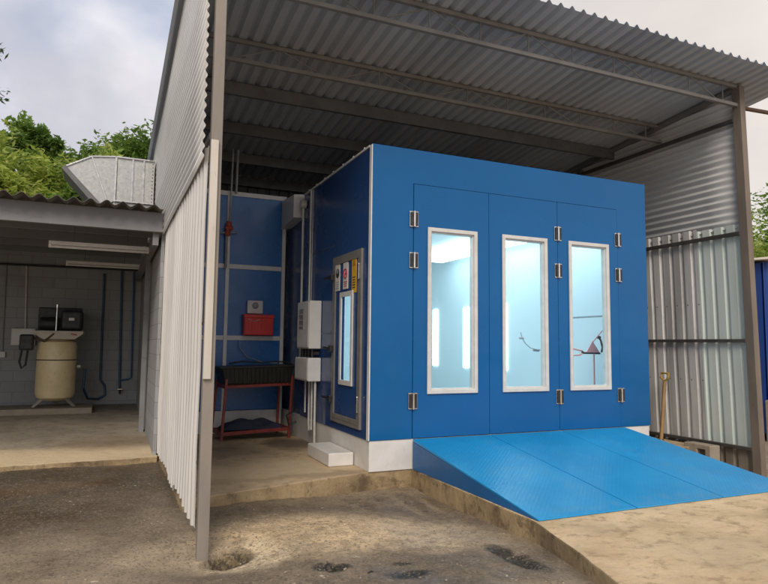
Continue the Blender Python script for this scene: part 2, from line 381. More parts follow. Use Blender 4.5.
def ring(x0, x1, z0, z1, hx0, hx1, hz0, hz1, y0, y1, mb=None):
    """plate in the xz plane with a rectangular hole"""
    mb = mb or MB(); n = len(mb.v)
    for y in (y0, y1):
        mb.v += [(x0,y,z0),(x1,y,z0),(x1,y,z1),(x0,y,z1),(hx0,y,hz0),(hx1,y,hz0),(hx1,y,hz1),(hx0,y,hz1)]
    for k in range(4):
        a, b = k, (k+1)%4
        mb.f.append((n+a, n+b, n+4+b, n+4+a)); mb.f.append((n+8+a, n+12+a, n+12+b, n+8+b))
        mb.f.append((n+a, n+8+a, n+8+b, n+b)); mb.f.append((n+4+a, n+4+b, n+12+b, n+12+a))
    return mb
def swapxy(mb, x):
    """turn a plate built in xz (y = depth) into the yz plane at x: (a, d, z) -> (x + d, a, z)"""
    mb.v = [(x + v[1], v[0], v[2]) for v in mb.v]; return mb

# profile functions (t -> height)
def ibr(pitch, h):
    def pts(L):
        out = []; t = 0.
        while t < L:
            for (a, z) in ((0, 0), (.30, 0), (.40, h), (.60, h), (.70, 0)):
                if t + a*pitch < L: out.append((t + a*pitch, z))
            t += pitch
        out.append((L, 0)); return out
    return pts
def ibr_narrow(pitch, h):
    def pts(L):
        out = []; t = 0.
        while t < L:
            for (a, z) in ((0, 0), (.24, 0), (.44, h*.9), (.50, h), (.56, h*.9), (.76, 0)):
                if t + a*pitch < L: out.append((t + a*pitch, z))
            t += pitch
        out.append((L, 0)); return out
    return pts
def sine(pitch, h, n=8):
    def pts(L):
        k = int(L/pitch*n); return [(L*i/k, h/2*(1-math.cos(2*PI*L*i/k/pitch))) for i in range(k+1)]
    return pts
def corrugated(o0, udir, L, vdir, W, ndir, prof, vsub=1, wob=0., shear=None):
    mb = MB(); o0, udir, vdir, ndir = map(Vector, (o0, udir, vdir, ndir)); pts = prof(L)
    rnd = random.Random(int(L*1000) + int(W*10))
    for i, (t, h) in enumerate(pts):
        w0 = shear(t) if shear else 0.
        for j in range(vsub+1):
            s_ = w0 + (W - w0)*j/vsub
            k = wob*math.sin(t*1.7 + j*2.1) + wob*.5*math.sin(t*5.3 + j)
            mb.v.append(tuple(o0 + udir*t + vdir*s_ + ndir*(h + k)))
    n = vsub+1
    for i in range(len(pts)-1):
        for j in range(vsub): mb.f.append((i*n+j, (i+1)*n+j, (i+1)*n+j+1, i*n+j+1))
    return mb

def smooth(x, a, b):
    t = max(0., min(1., (x-a)/(b-a))); return t*t*(3-2*t)

# ------------------------------------------------------------------ ground
def gz(x, y):
    z = -.10 - .10*smooth(x, -1.7, .3)*smooth(y, -3.6, -.5)
    z -= .02*smooth(y, 1.4, 2.0)
    z -= .22*smooth(x, 3.2, 4.0)*smooth(y, -3.2, -2.2)
    z += .012*math.sin(x*2.1+y*1.3) * .6 + .008*math.sin(x*5.1-y*3.7) * .6
    z -= .075*(1-smooth(math.hypot(x+1.9, y+1.66), .12, .6))
    def pit(cx, cy, rx, ry, d):
        q = math.hypot((x-cx)/rx, (y-cy)/ry)*(1+.12*math.sin(5*math.atan2(y-cy, x-cx)+1))
        return -d*(1-smooth(q, .5, 1.))
    z += pit(-1.77, -1.66, .17, .15, .09) + pit(.10, -2.47, .09, .30, .035) + pit(-.76, -2.54, .10, .06, .025) + pit(-1.19, -2.25, .10, .07, .03)
    return z
def axis_pts(lo, hi, step, far):
    a = []; v = lo
    while v < hi: a.append(v); v += step
    a.append(hi); d = step*2; v = hi
    while v < far: v += d; a.append(v); d *= 1.5
    d = step*2; v = lo; b = []
    while v > -far: v -= d; b.append(v); d *= 1.5
    return b[::-1] + a
xs = axis_pts(-6, 4.6, .05, 260); ys = axis_pts(-5, 2.2, .05, 260)
mb = MB(); rg = random.Random(3)
for y in ys:
    for x in xs:
        mb.v.append((x, y, gz(x, y) + (rg.uniform(-.004, .004) if abs(x) < 6 and abs(y) < 5 else 0)))
nx = len(xs)
for j in range(len(ys)-1):
    for i in range(nx-1): mb.f.append((j*nx+i, j*nx+i+1, (j+1)*nx+i+1, (j+1)*nx+i))
struct(mb.build('ground', 'ground', smooth=True))

def worn_slab(name, poly, ztop, zbot, mats, seed, step=.08, jit=.005, zf=None):
    r = random.Random(seed); pts = []
    k = len(poly)
    for i in range(k):
        a, b = Vector(poly[i]), Vector(poly[(i+1) % k]); L = (b-a).length; n = max(1, int(L/step)) if L < 9 else 1
        nrm = Vector((-(b-a).y, (b-a).x)).normalized()
        for j in range(n):
            p = a.lerp(b, j/n)
            if j: p = p + nrm*r.uniform(-jit, jit)
            pts.append(p)
    m = MB(); n = len(pts)
    f = zf or (lambda x, y: ztop)
    m.v = [(p.x, p.y, zbot) for p in pts] + [(p.x, p.y, f(p.x, p.y)) for p in pts]
    m.f = [tuple(range(n, 2*n))] + [(i, (i+1) % n, n+(i+1) % n, n+i) for i in range(n)]
    o = m.build(name, mats, bevel=.012)
    for p in o.data.polygons[1:]: p.material_index = 1
    return struct(o)
worn_slab('concrete_floor', [(-1.95, -.52), (-1.0, -.24), (0, .03), (.526, .03), (3.75, .03), (5.1, .03), (5.1, 7.2), (-1.95, 7.2)], 0, -.5, ['bay', 'riser'], 1)
worn_slab('concrete_pad', [(.526, .026), (.50, -2.2), (.33, -2.85), (.12, -3.5), (-.3, -5), (-.6, -12), (12, -12), (12, -2.7), (3.75, -2.6), (3.75, .026)], 0.003, -.5, ['pad', 'riser'], 2)
worn_slab('shed_floor', [(-9, 2.0), (-3.7, 2.05), (-1.97, 2.1), (-1.97, 7.36), (-9, 7.36)], 0, -.5, ['shedfloor', 'riser'], 3, step=.1, jit=.02,
          zf=lambda x, y: -.06 + (.055*(y-2.0)) * .66)
# raised sandy shoulder where the slab meets the sheets at the left
# ------------------------------------------------------------------ loose rubble
rr = random.Random(11)
rub = MB()
for k in range(200):
    c = rr.choice([(-1.85, -1.6, .28), (-1.3, -2.1, .5), (.1, -2.3, .4), (.3, -1.3, .25), (-1.1, -.9, .5), (-.9, -2.4, .4), (-3, -.5, 1.3)])
    x = rr.gauss(c[0], c[2]); y = rr.gauss(c[1], c[2])
    if x > .38 or (x < -1.9 and rr.random() < .5): continue
    s_ = rr.choice([.004, .006, .008, .012]) * rr.uniform(.7, 1.4); z = gz(x, y) + s_*.3
    n = len(rub.v)
    pts = [Vector((rr.gauss(0, 1), rr.gauss(0, 1), rr.gauss(0, .6))).normalized()*s_*rr.uniform(.7, 1.2) for _ in range(6)]
    ex = [Vector(q)*s_*rr.uniform(.7, 1.3) for q in ((1,0,0),(0,1,0),(-1,0,0),(0,-1,0),(0,0,.7),(0,0,-.7))]
    rub.v += [tuple(Vector((x, y, z)) + e) for e in ex]
    for f in ((0,1,4),(1,2,4),(2,3,4),(3,0,4),(1,0,5),(2,1,5),(3,2,5),(0,3,5)): rub.f.append(tuple(n+i for i in f))
o = rub.build('gravel', mat('pale_rubble', (.30, .25, .19), (.2, .165, .12), 30, .9, .05)); o['kind'] = 'stuff'
tag(o, 'pale concrete crumbs and small stones scattered over the worn asphalt', 'gravel'); 

# ------------------------------------------------------------------ the open bay building
XL, XR = -1.96, 5.2
def roofz(y): return 4.93 - .09*y
bay = thing('open_bay_building', 'tall open fronted steel workshop bay roofed with grey sheeting around the blue booth', 'building', (1.6, 2, 0))
# roof
sl = .09
L = XR + .75 + 2.12
mb = corrugated((-2.12, -1.12, roofz(-1.12)), (1,0,0), L, Vector((0,1,-sl)), 8.2, (0,0,1), ibr_narrow(.157, .043), 6, .004)
# left part of the front edge runs a little further forward
for i, v in enumerate(mb.v):
    if v[1] < -1.0 and v[0] < 1.2:
        d = (1.2 - v[0])/3.3*.75; mb.v[i] = (v[0], v[1]-d, v[2]+d*sl)
solid(mb.build('roof', 'roof_sheet', bay), .002)
# posts
MB().box(XL, XL+.08, -1.6, -1.52, -.32, roofz(-1.6)-.03).build('post', 'post', bay, .004)
MB().box(XR-.02, XR+.08, -.68, -.56, -.5, roofz(-.6)-.03).build('post', 'post_r', bay, .004)
MB().box(XR-.0, XR+.08, 2.5, 2.6, -.3, roofz(2.5)-.03).build('post', 'rust_grey', bay, .004)
MB().box(XL, XL+.09, 2.7, 2.8, -.3, roofz(2.7)-.03).build('post', 'rust_grey', bay, .004)
MB().box(XR-.0, XR+.08, 7.0, 7.1, -.3, roofz(7.1)-.03).build('post', 'rust_grey', bay, .004)
# trusses
def truss(y, x0, x1, depth, m, n=11):
    zt = roofz(y)-.035; zb = zt - depth
    t = MB().bar((x0, y, zb), (x1, y, zb), .05, .045).build('truss', m, bay, .003)
    MB().bar((x0, y, zt), (x1, y, zt), .05, .045).build('top_chord', m, t, .003)
    d = (x1-x0)/n
    def lb(a, b): MB().tube([a, b], .008, 6).build('lattice_bar', m, t)
    for i in range(n):
        xa = x0 + i*d; xm = xa + d*.5
        lb((xm, y, zb), (xm, y, zt))
        if i % 2: lb((xm, y, zt), (xm+d*.9, y, zb))
        elif i+1 < n: lb((xm+d*.1, y, zb), (xm+d, y, zt))
truss(-.62, XL+.09, XR, .26, 'beam')
truss(.74, XL+.09, XR+.035, .23, 'beam')
for y in (1.75, 2.95, 4.1, 5.2, 6.4):
    z = roofz(y)-.012
    MB().box(XL+.09, XR+.035, y-.03, y+.03, z-.17, z-.002).build('purlin', 'rust_grey', bay, .003)
MB().tube([(XR+.05, -.62, 4.67), (XR+3.2, -.9, 4.67)], .028, 10).build('stay_pipe', 'rusty', bay, smooth=True)
# left wall: horizontal corrugated upper cladding, vertical lower sheets
def wall_slope(x, y0, y1, z0, out, prof, m, name):
    """corrugations run along y; top follows the roof"""
    mb = MB(); pts = prof(roofz(y0)+.02 - z0); ny = 14
    for (t, h) in pts:
        for j in range(ny+1):
            y = y0 + (y1-y0)*j/ny
            z = min(z0 + t, roofz(y) - .004)
            mb.v.append((x + out*(h + .003*math.sin(y*2+t*3)), y, z))
    n = ny+1
    for i in range(len(pts)-1):
        for j in range(ny): mb.f.append((i*n+j, i*n+j+1, (i+1)*n+j+1, (i+1)*n+j))
    return solid(mb.build(name, m, bay, smooth=True), .0015)
wall_slope(XL-.045, -1.58, 7.1, 2.74, -1, sine(.078, .02), 'clad_left', 'side_cladding')
mb = corrugated((XL-.012, -1.53, .04), (0,1,0), 3.68, (0,0,1), 2.80, (-1,0,0), ibr(.19, .017), 5, .004)
for i, v in enumerate(mb.v):      # ragged lower ends
    if v[2] < .1: mb.v[i] = (v[0], v[1], v[2] + .035*math.sin(math.floor((v[1]+1.53)/.72)*2.4) - .03*smooth(v[1], -1, 1.5))
solid(mb.build('lower_sheeting', 'vsheet_left', bay), .0015)
MB().box(XL-.004, XL+.05, -1.63, -1.603, 1.1, 2.86).build('flashing_strip', mat('cream_timber_strip', (.60, .55, .49), (.52, .48, .42), 5, .6, .1, dirt=(.3, .22, .16), stretch=(2, 2, .3)), bay, .002)
for z in (2.9, 1.5, 4.4):
    MB().box(XL-.002, XL+.05, -1.5, 7.1, z, z+.05).build('girt', 'rust_grey', bay)
# right wall
wall_slope(XR+.05, -.56, 7.1, 3.02, 1, sine(.1, .036), 'clad_right', 'side_cladding')
def vsheets(name, y0, y1, z0, z1, m, x=XR+.035):
    return solid(corrugated((x, y0, z0), (0,1,0), y1-y0, (0,0,1), z1-z0, (1,0,0), ibr(.19, .038), 5, .004).build(name, m, bay), .0015)
vsheets('translucent_sheeting', -.57, .16, .05, 3.07, 'translucent')
vsheets('lower_sheeting', .15, 2.52, .05, 3.10, 'vsheet_right', XR+.039)
vsheets('lower_sheeting', 2.5, 7.1, .05, 3.06, 'vsheet_right', XR+.033)
vsheets('kick_sheeting', -.57, 7.1, -.5, .02, 'vsheet_low', XR+.03)
for z, d in ((2.93, .05), (1.47, .045), (.03, .045), (4.5, .05)):
    MB().box(XR-.03, XR+.02, -.56, 7.1, z-d/2, z+d/2).build('girt', 'dark_girt', bay, .003)
for o in list(bay.children):
    if all(v.co.x > XR-.06 for v in o.data.vertices) and not o.name.startswith('stay'):
        for v in o.data.vertices: v.co.x += .027*(4.8 - v.co.z) - .04     # the right wall leans outwards at its foot
# upper rafter on the right wall
MB().bar((XR-.02, -.56, roofz(-.56)-.05), (XR-.02, 7.1, roofz(7.1)-.05), .05, .06).build('rafter', 'beam', bay)
MB().bar((XL+.09, -1.5, roofz(-1.5)-.05), (XL+.09, 7.1, roofz(7.1)-.05), .05, .06).build('rafter', 'beam', bay)
# back wall; the roof ridges leave small openings above its top edge
BY = 5.3
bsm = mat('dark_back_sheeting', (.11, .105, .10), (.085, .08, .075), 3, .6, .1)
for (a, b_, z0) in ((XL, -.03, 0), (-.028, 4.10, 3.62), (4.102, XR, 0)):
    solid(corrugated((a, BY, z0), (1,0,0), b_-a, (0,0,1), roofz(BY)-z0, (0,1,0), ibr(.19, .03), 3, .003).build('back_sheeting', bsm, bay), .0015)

# ------------------------------------------------------------------ spray booth
W, H, ZB, D = 4.07, 3.6, .332, 6.6
booth = thing('spray_booth', 'large blue panelled spray booth with three tall lit windows and white base', 'spray booth', (2.03, 2.6, 0))
MB().box(.012, W-.012, .012, D-.01, 0, ZB-.004).build('plinth', 'white_base', booth, .004)
# front panels
fp = MB()
DX, DM0, HM, HR, DZ = .52, 1.53, 2.556, 3.553, 3.197
fp.box(0, DX-.004, 0, .055, ZB, H); fp.box(HR+.004, W, 0, .055, ZB, H); fp.box(DX-.004, HR+.004, 0, .055, DZ+.006, H)
fp.build('front_panel', 'blue', booth)
MB().box(DX-.02, HR+.02, .04, .05, ZB, DZ+.03).box(0,0.001,.02,.03,ZB,ZB+.01).v
wins = ((.695, 1.358), (1.709, 2.384), (2.721, 3.385)); Z0, Z1 = .816, 2.711
leaves = ((DX, DM0), (DM0, HM), (HM, HR))
for (a, b_), (c, d) in zip(leaves, wins):
    dr = ring(a+.003, b_-.003, ZB+.004, DZ, c+.02, d-.02, Z0+.02, Z1-.02, -.006, .05).build('door_leaf', 'blue', booth, .002)
    # frame
    fr = ring(c, d, Z0, Z1, c+.046, d-.046, Z0+.046, Z1-.046, -.03, -.0065).build('window_frame', 'alu', dr, .006)
    ring(c+.022, d-.022, Z0+.022, Z1-.022, c+.06, d-.06, Z0+.06, Z1-.06, -.006, .055).build('inner_frame', 'alu', dr)
    MB().box(c+.03, d-.03, .02, .026, Z0+.03, Z1-.03).build('window_pane', 'glass', dr)
# thin dark rebate behind the leaf joints
rb = MB()
for x in (DX, DM0, HM, HR): rb.box(x-.012, x+.012, .051, .053, ZB, DZ+.01)
rb.box(DX, HR, .051, .053, DZ-.01, DZ+.015)
rb.build('door_seal', 'darkgap', booth)
# hinges
hinge_proto = None
def hinge(x, z):
    global hinge_proto
    if hinge_proto is None:
        h = MB().box(x-.055, x+.055, -.018, -.0065, z-.09, z+.09).build('hinge', 'chrome', booth, .003)
        MB().box(x-.045, x-.018, -.034, -.0185, z-.078, z+.078).box(x+.018, x+.045, -.034, -.0185, z-.078, z+.078).build('hinge_cover', 'black', h, .005)
        MB().tube([(x, -.03, z-.09), (x, -.03, z+.09)], .014, 14).build('hinge_pin', 'chrome', h, smooth=True)
        hinge_proto = (h, x, z)
    else:
        h0, x0, z0 = hinge_proto
        c = h0.copy(); COL.objects.link(c); c.location = h0.location + Vector((x-x0, 0, z-z0))
        for ch in h0.children:
            k = ch.copy(); COL.objects.link(k); k.parent = c
for x in (DX, HM, HR):
    for z in (2.788, 2.316, .743): hinge(x, z)
# side wall with personnel door opening
y0, y1, dz0, dz1 = .22, 1.19, .42, 2.45
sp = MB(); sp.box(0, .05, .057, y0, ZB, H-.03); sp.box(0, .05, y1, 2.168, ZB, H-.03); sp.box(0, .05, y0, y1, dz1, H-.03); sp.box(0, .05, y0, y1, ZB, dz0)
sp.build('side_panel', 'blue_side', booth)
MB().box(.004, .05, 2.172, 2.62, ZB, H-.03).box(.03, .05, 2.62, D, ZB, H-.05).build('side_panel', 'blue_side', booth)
for z in (1.5, 2.62):
    MB().box(-.0025, .0, 1.2, 2.6, z-.012, z+.012).build('panel_joint', mat('panel_joint_strip', (.05, .08, .2), None, 5, .4), booth)
# trims
MB().box(-.006, .006, -.008, .0565, ZB, H-.012).build('corner_trim', 'white_trim', booth, .002)
MB().box(-.012, .03, .058, 2.62, H-.028, H-.004).build('top_trim', 'white_trim', booth, .002)
for k in range(7): MB().lathe((.012, .25+k*.36, H-.002), [(.012, 0), (.012, .02), (.006, .028)], 8).build('trim_bolt', 'white_trim', booth)
MB().box(-.006, .0, 2.16, 2.178, ZB, H-.03).build('joint_trim', 'white_trim', booth)
# personnel door
df = MB(); df = swapxy(ring(y0, y1, dz0, dz1, y0+.10, y1-.10, dz0+.10, dz1-.10, -.025, .03), 0)
df = df.build('side_door', 'taupe', booth, .003)
wy0, wy1, wz0, wz1 = .50, .88, .91, 1.96
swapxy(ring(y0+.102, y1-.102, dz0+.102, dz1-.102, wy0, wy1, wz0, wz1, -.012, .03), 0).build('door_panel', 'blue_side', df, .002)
swapxy(ring(wy0-.03, wy1+.03, wz0-.03, wz1+.03, wy0+.03, wy1-.03, wz0+.03, wz1-.03, -.03, -.0125), 0).build('window_frame', 'alu', df, .004)
MB().box(.0, .006, wy0+.001, wy1-.001, wz0+.001, wz1-.001).build('window_pane', 'glass', df)
MB().box(-.012, .02, y0+.12, y1-.12, dz0+.03, dz0+.05).box(-.03, -.0255, y0+.05, y1-.05, dz0+.05, dz0+.06).build('kick_rail', 'taupe', df)
for z in (2.19, .69): MB().box(-.045, -.0255, y0+.03, y0+.075, z-.09, z+.09).build('door_hinge', 'chrome', df, .004)
for z in (2.20, 1.31, .69):
    l = MB().box(-.07, -.0255, y1-.075, y1+.01, z-.04, z+.04).build('door_latch', 'black', df, .006)
    MB().bar((-.055, y1-.05, z), (-.06, y1+.22, z+.01), .02, .025).build('latch_arm', 'black', l)
# signs
def sign(yc, zc, w, h, m, name, label):
    s = MB().box(-.020, -.0135, yc-w/2, yc+w/2, zc-h/2, zc+h/2).build(name, m, df); s['label'] = label; return s
def bars(s, yc, z0, z1, w, n, m, name='text_lines'):
    b = MB()
    for k in range(n):
        z = z1 - (z1-z0)*k/max(1, n-1); ww = w*(1 - .25*((k*7) % 3)/2)
        b.box(-.0212, -.0202, yc-ww/2, yc+ww/2, z-.006, z+.006)
    b.build(name, m, s)
s1 = sign(1.02, 2.20, .145, .36, 'paper', 'safety_sign', 'white sign with a black round mask symbol')
hd = MB().lathe((-.0202, 1.02, 2.24), [(.06, 0), (.06, -.001)], 20, 'x').build('mask_symbol', 'sign_black', s1)
MB().lathe((-.0214, 1.02, 2.262), [(.03, 0), (.03, -.0008)], 14, 'x').build('face_symbol', 'sign_grey', hd)
bars(s1, 1.02, 2.05, 2.13, .11, 4, 'sign_grey')
s2 = sign(.74, 2.185, .16, .32, 'paper', 'safety_sign', 'white sign with a red no-smoking ring')
MB().tube([(-.0205, .74+.055*math.cos(a*PI/12), 2.21+.055*math.sin(a*PI/12)) for a in range(25)], .008, 6, False).bar((-.0205, .70, 2.25), (-.0205, .78, 2.17), .004, .014).build('prohibition_symbol', 'sign_red', s2)
MB().bar((-.0203, .70, 2.205), (-.0203, .77, 2.205), .002, .014).build('cigarette_symbol', 'sign_black', s2)
bars(s2, .74, 2.06, 2.11, .12, 3, 'sign_red')
s3 = sign(.455, 2.19, .14, .46, 'sign_yellow', 'warning_sign', 'tall yellow warning sign with a triangle')
MB().prism([(-.0212, .40, 2.27), (-.0212, .51, 2.27), (-.0212, .455, 2.37)], (.001, 0, 0)).build('triangle_symbol', 'sign_orange', s3)
bars(s3, .455, 2.02, 2.14, .10, 5, 'sign_black')

# booth lining and lamps
li = MB()
li.box(.056, .10, y1+.02, D-.1, ZB+.02, 3.3).box(.056, .10, .1, y0-.02, ZB+.02, 3.3).box(.056, .10, y0-.02, y1+.02, dz1+.01, 3.3).box(.056, .10, y0-.02, y1+.02, ZB+.02, dz0)
li.box(W-.10, W-.06, .1, D-.1, ZB+.02, 3.3).box(.10, W-.10, D-.14, D-.1, ZB+.02, 3.3).box(.06, W-.06, .06, D-.06, 3.2, 3.3)
li.build('lining', 'inner', booth)
fl = MB().box(.1, W-.1, .06, D-.1, ZB+.0, ZB+.02).build('booth_floor', mat('booth_grating', (.32, .34, .35), (.26, .28, .29), 3, .5), booth)
MB().box(W-.101, W-.096, .7, 2.0, 1.80, 1.825).build('lining_rail', 'sign_grey', booth)
MB().box(.05, .06, .1, D-.1, H-.12, H-.10).box(.06, W-.01, .06, D, H-.1, H-.02).build('booth_roof', 'galv', booth)
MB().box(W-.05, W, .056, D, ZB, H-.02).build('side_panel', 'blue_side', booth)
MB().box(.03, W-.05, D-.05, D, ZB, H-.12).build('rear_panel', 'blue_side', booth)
def lamp(x0, x1, y0_, y1_, z0, z1, name):
    l = MB().box(x0, x1, y0_, y1_, z0, z1).build(name, 'lamp_on', booth, .004)
for (a, b_) in ((1.97, 3.1), (3.25, 4.95)):
    lamp(3.12, 3.66, a, b_, 3.07, 3.11, 'ceiling_lamp'); lamp(.25, 1.0, a, b_, 3.07, 3.11, 'ceiling_lamp')
lamp(3.12, 3.66, .5, 1.7, 3.07, 3.11, 'ceiling_lamp'); lamp(.25, 1.0, .5, 1.7, 3.07, 3.11, 'ceiling_lamp')
for y in (3.20, 4.50): lamp(W-.125, W-.102, y-.10, y+.10, .93, 2.13, 'wall_lamp')
lamp(W-.125, W-.102, 5.68, 5.88, .93, 2.15, 'wall_lamp')
for y in (1.9, 3.20, 4.50): lamp(.102, .125, y-.10, y+.10, .93, 2.13, 'wall_lamp')

# ------------------------------------------------------------------ rack inside the booth
rk = thing('hanging_stand', 'salmon red paint stand with a triangular bracket seen through the right booth window', 'paint stand', (3.67, .6, ZB+.02))
MB().tube([(3.67, .6, ZB+.02), (3.67, .6, 1.32)], .012, 8).build('pole', 'pink', rk, smooth=True)
MB().tube([(3.45, .5, ZB+.035), (3.67, .6, ZB+.035), (3.85, .42, ZB+.035)], .014, 8).tube([(3.67, .6, ZB+.035), (3.62, .9, ZB+.035)], .014, 8).build('foot', 'pink', rk)
MB().prism([(3.53, .59, 1.285), (3.77, .59, 1.285), (3.645, .59, 1.445)], (0, .012, 0)).build('triangular_bracket', 'pink', rk)
MB().tube([(3.64, .6, 1.42), (3.86, .6, 1.62)], .008, 6).build('brace', 'pink', rk, smooth=True)
MB().tube([(3.25, .6, 1.345), (3.45, .6, 1.31), (3.5, .6, 1.29), (3.42, .6, 1.25), (3.25, .6, 1.24)], .012, 6).build('arm', 'pink', rk)
MB().tube([(3.46, .6, 1.31), (3.46, .6, 1.28), (3.78, .6, 1.275)], .014, 8).build('cross_bar', 'sign_black', rk)
MB().tube([(3.81, .6, 1.29), (3.83, .6, 1.36), (3.80, .6, 1.46), (3.77, .6, 1.49)], .014, 8).lathe((3.77, .6, 1.50), [(.025, -.02), (.03, 0), (.02, .02)], 10).build('hose', 'sign_black', rk)
hs = thing('air_hose', 'thin grey air hose drooping behind the middle booth window', 'hose', (2.6, .6, 1.3))
MB().tube([(2.42, .6, 1.55), (2.45, .6, 1.47), (2.50, .6, 1.40), (2.58, .6, 1.34), (2.68, .6, 1.32), (2.80, .6, 1.31), (3.0, .6, 1.36), (3.2, .6, 1.345)], .006, 6).build('hose_line', 'hose_grey', hs)
MB().tube([(2.40, .6, 1.47), (2.47, .6, 1.47)], .013, 8).build('coupling', 'hose_grey', hs)
MB().tube([(2.62, .6, 1.31), (2.72, .6, 1.305)], .012, 8).build('coupling', 'hose_grey', hs)

# ------------------------------------------------------------------ ramp
rp = thing('access_ramp', 'bright blue tread plate ramp of three panels in front of the booth doors', 'ramp', (2.07, -1.1, 0))
for (a, b_) in ((.525, 1.532), (1.544, 2.572), (2.584, 3.60)):
    MB().hexa([(a, -2.205, .006), (b_, -2.205, .006), (b_, -.012, ZB-.03), (a, -.012, ZB-.03), (a, -2.205, .016), (b_, -2.205, .016), (b_, -.012, ZB-.004), (a, -.012, ZB-.004)]).build('ramp_panel', 'tread', rp, .002)
for x in (.522, 3.595):
    MB().prism([(x, -2.19, .004), (x, -.014, .004), (x, -.014, ZB-.034), (x, -2.19, .009)], (.008, 0, 0)).build('side_skirt', 'ramp_side', rp)
MB().prism([(.535, -2.15, .004), (.535, -.02, .004), (.535, -.02, ZB-.04), (.535, -2.15, .008)], (3.05, 0, 0)).build('subframe', 'darkgap', rp)

# ------------------------------------------------------------------ step block and electric boxes
st = MB().box(-.30, -.004, .42, 1.22, 0.002, .15).build('door_step', 'white_base', None, .012)
tag(st, 'low white painted step block below the side door of the booth', 'step')
cb = thing('control_cabinet', 'tall white control box with a dark label on the booth side', 'electric box', (-.11, 1.9, 1.3))
MB().box(-.17, -.004, 1.68, 2.24, 1.30, 1.94).build('cabinet_body', 'paper', cb, .008)
MB().box(-.178, -.1705, 1.70, 2.22, 1.32, 1.92).build('cabinet_door', 'white_trim', cb, .003)
lb = MB().box(-.1812, -.1782, 1.93, 2.12, 1.56, 1.84).build('control_panel', 'sign_grey', cb)
q = MB()
for k in range(3):
    for j in range(3): q.lathe((-.1812, 1.97+j*.055, 1.60+k*.08), [(.014, 0), (.012, -.012)], 10, 'x')
q.build('button', 'taupe', lb)
jb = thing('cable_box', 'lower white cable box under the control box', 'electric box', (-.11, 1.95, .83))
MB().box(-.18, -.004, 1.66, 2.28, .87, 1.18).build('box_body', 'white_trim', jb, .01)
MB().box(-.188, -.1805, 1.68, 2.26, .89, 1.16).build('box_lid', 'paper', jb, .003)
MB().box(-.10, -.02, 1.70, 2.2, 1.22, 1.26).build('cable_tray', 'black', jb)
gl = MB()
for y in (1.75, 1.9, 2.05, 2.18): gl.tube([(-.10, y, 1.18), (-.10, y, 1.30)], .02, 8)
gl.build('cable_gland', 'black', jb)
def pipe(pts, r, m, label, name='conduit', cat='conduit', n=10, group=None):
    o = MB().tube(pts, r, n).build(name, m, None, smooth=True); return tag(o, label, cat, group)
pipe([(-.06, 1.72, .87), (-.06, 1.72, .30), (-.05, 1.74, .0)], .017, 'conduit', 'white conduit nearest the door step, reaching the floor', group='white conduits below the cable box')
pipe([(-.06, 1.86, .87), (-.06, 1.86, .22)], .015, 'conduit', 'short white conduit second from the door step under the cable box', group='white conduits below the cable box')
pipe([(-.06, 1.98, .87), (-.06, 1.98, .30), (-.05, 1.99, .2)], .015, 'conduit', 'white conduit third from the door step under the cable box', group='white conduits below the cable box')
pipe([(-.06, 2.16, .87), (-.06, 2.16, .42)], .013, 'conduit', 'white conduit farthest from the door step under the cable box', group='white conduits below the cable box')
pipe([(-.03, 2.17, 1.94), (-.03, 2.17, 3.56)], .014, 'conduit', 'thin white conduit rising from the control box to the booth top')
cj = thing('riser_conduit', 'thick white conduit with a round junction box near the booth top', 'conduit', (-.05, 2.5, 1.2))
MB().tube([(-.04, 2.28, 1.05), (-.04, 2.45, 1.05), (-.04, 2.52, 1.15), (-.04, 2.52, 3.52)], .018, 10).build('conduit_pipe', 'conduit', cj, smooth=True)
MB().lathe((-.05, 2.50, 3.42), [(.06, .04), (.06, -.03), (.05, -.04)], 16, 'x').build('junction_box', 'conduit', cj)
# dangling black cable near the floor
pipe([(-.12, 2.5, .9), (-.14, 2.5, .55), (-.10, 2.55, .40), (-.2, 2.6, .34), (-.16, 2.62, .20), (-.05, 2.6, .24)], .014, 'black', 'black cable end dangling between the cart and the white conduits', 'cable', 'cable')

# ------------------------------------------------------------------ air handling unit behind
au = thing('air_handling_unit', 'tall blue cabinet with white frame bars standing behind the red cart', 'cabinet', (-.9, 4.2, 0))
X0, X1, YC = -1.84, -.04, 3.5
MB().box(X0, X1, YC+.02, 5.2, 0, .33).build('plinth', 'white_base', au, .005)
ub = MB()
for (a, b_) in ((X0, -.95), (-.95, X1)):
    for (c, d) in ((.33, 1.46), (1.46, 2.56), (2.56, 3.72)):
        ub.box(a+.01, b_-.01, YC+.012, YC+.06, c+.01, d-.01)
ub.build('panel', 'blue_unit', au, .003)
MB().box(X0+.01, X1-.01, YC+.06, 5.2, .33, 3.72).build('casing', 'blue_side', au)
fr = MB()
for x in (X0, -.98, X1-.055): fr.box(x, x+.055, YC-.012, YC+.055, .33, 3.74)
for z in (1.44, 2.55, 3.70): 
    fr.box(X0+.056, -.981, YC-.010, YC+.05, z-.03, z+.04); fr.box(-.924, X1-.056, YC-.010, YC+.05, z-.03, z+.04)
fr.build('frame', 'white_trim', au, .003)
dk = MB().hexa([(-.14, 2.7, 3.25), (.6, 2.7, 3.3), (.6, 3.48, 3.3), (-.12, 3.48, 3.20), (-.14, 2.7, 3.6), (.6, 2.7, 3.68), (.6, 3.48, 3.74), (-.12, 3.48, 3.66)]).build('connecting_duct', 'paper', au, .004)
gp = thing('gas_pipe', 'thin grey gas pipe with an orange red valve on the blue cabinet', 'pipe', (-1.0, 3.42, 0))
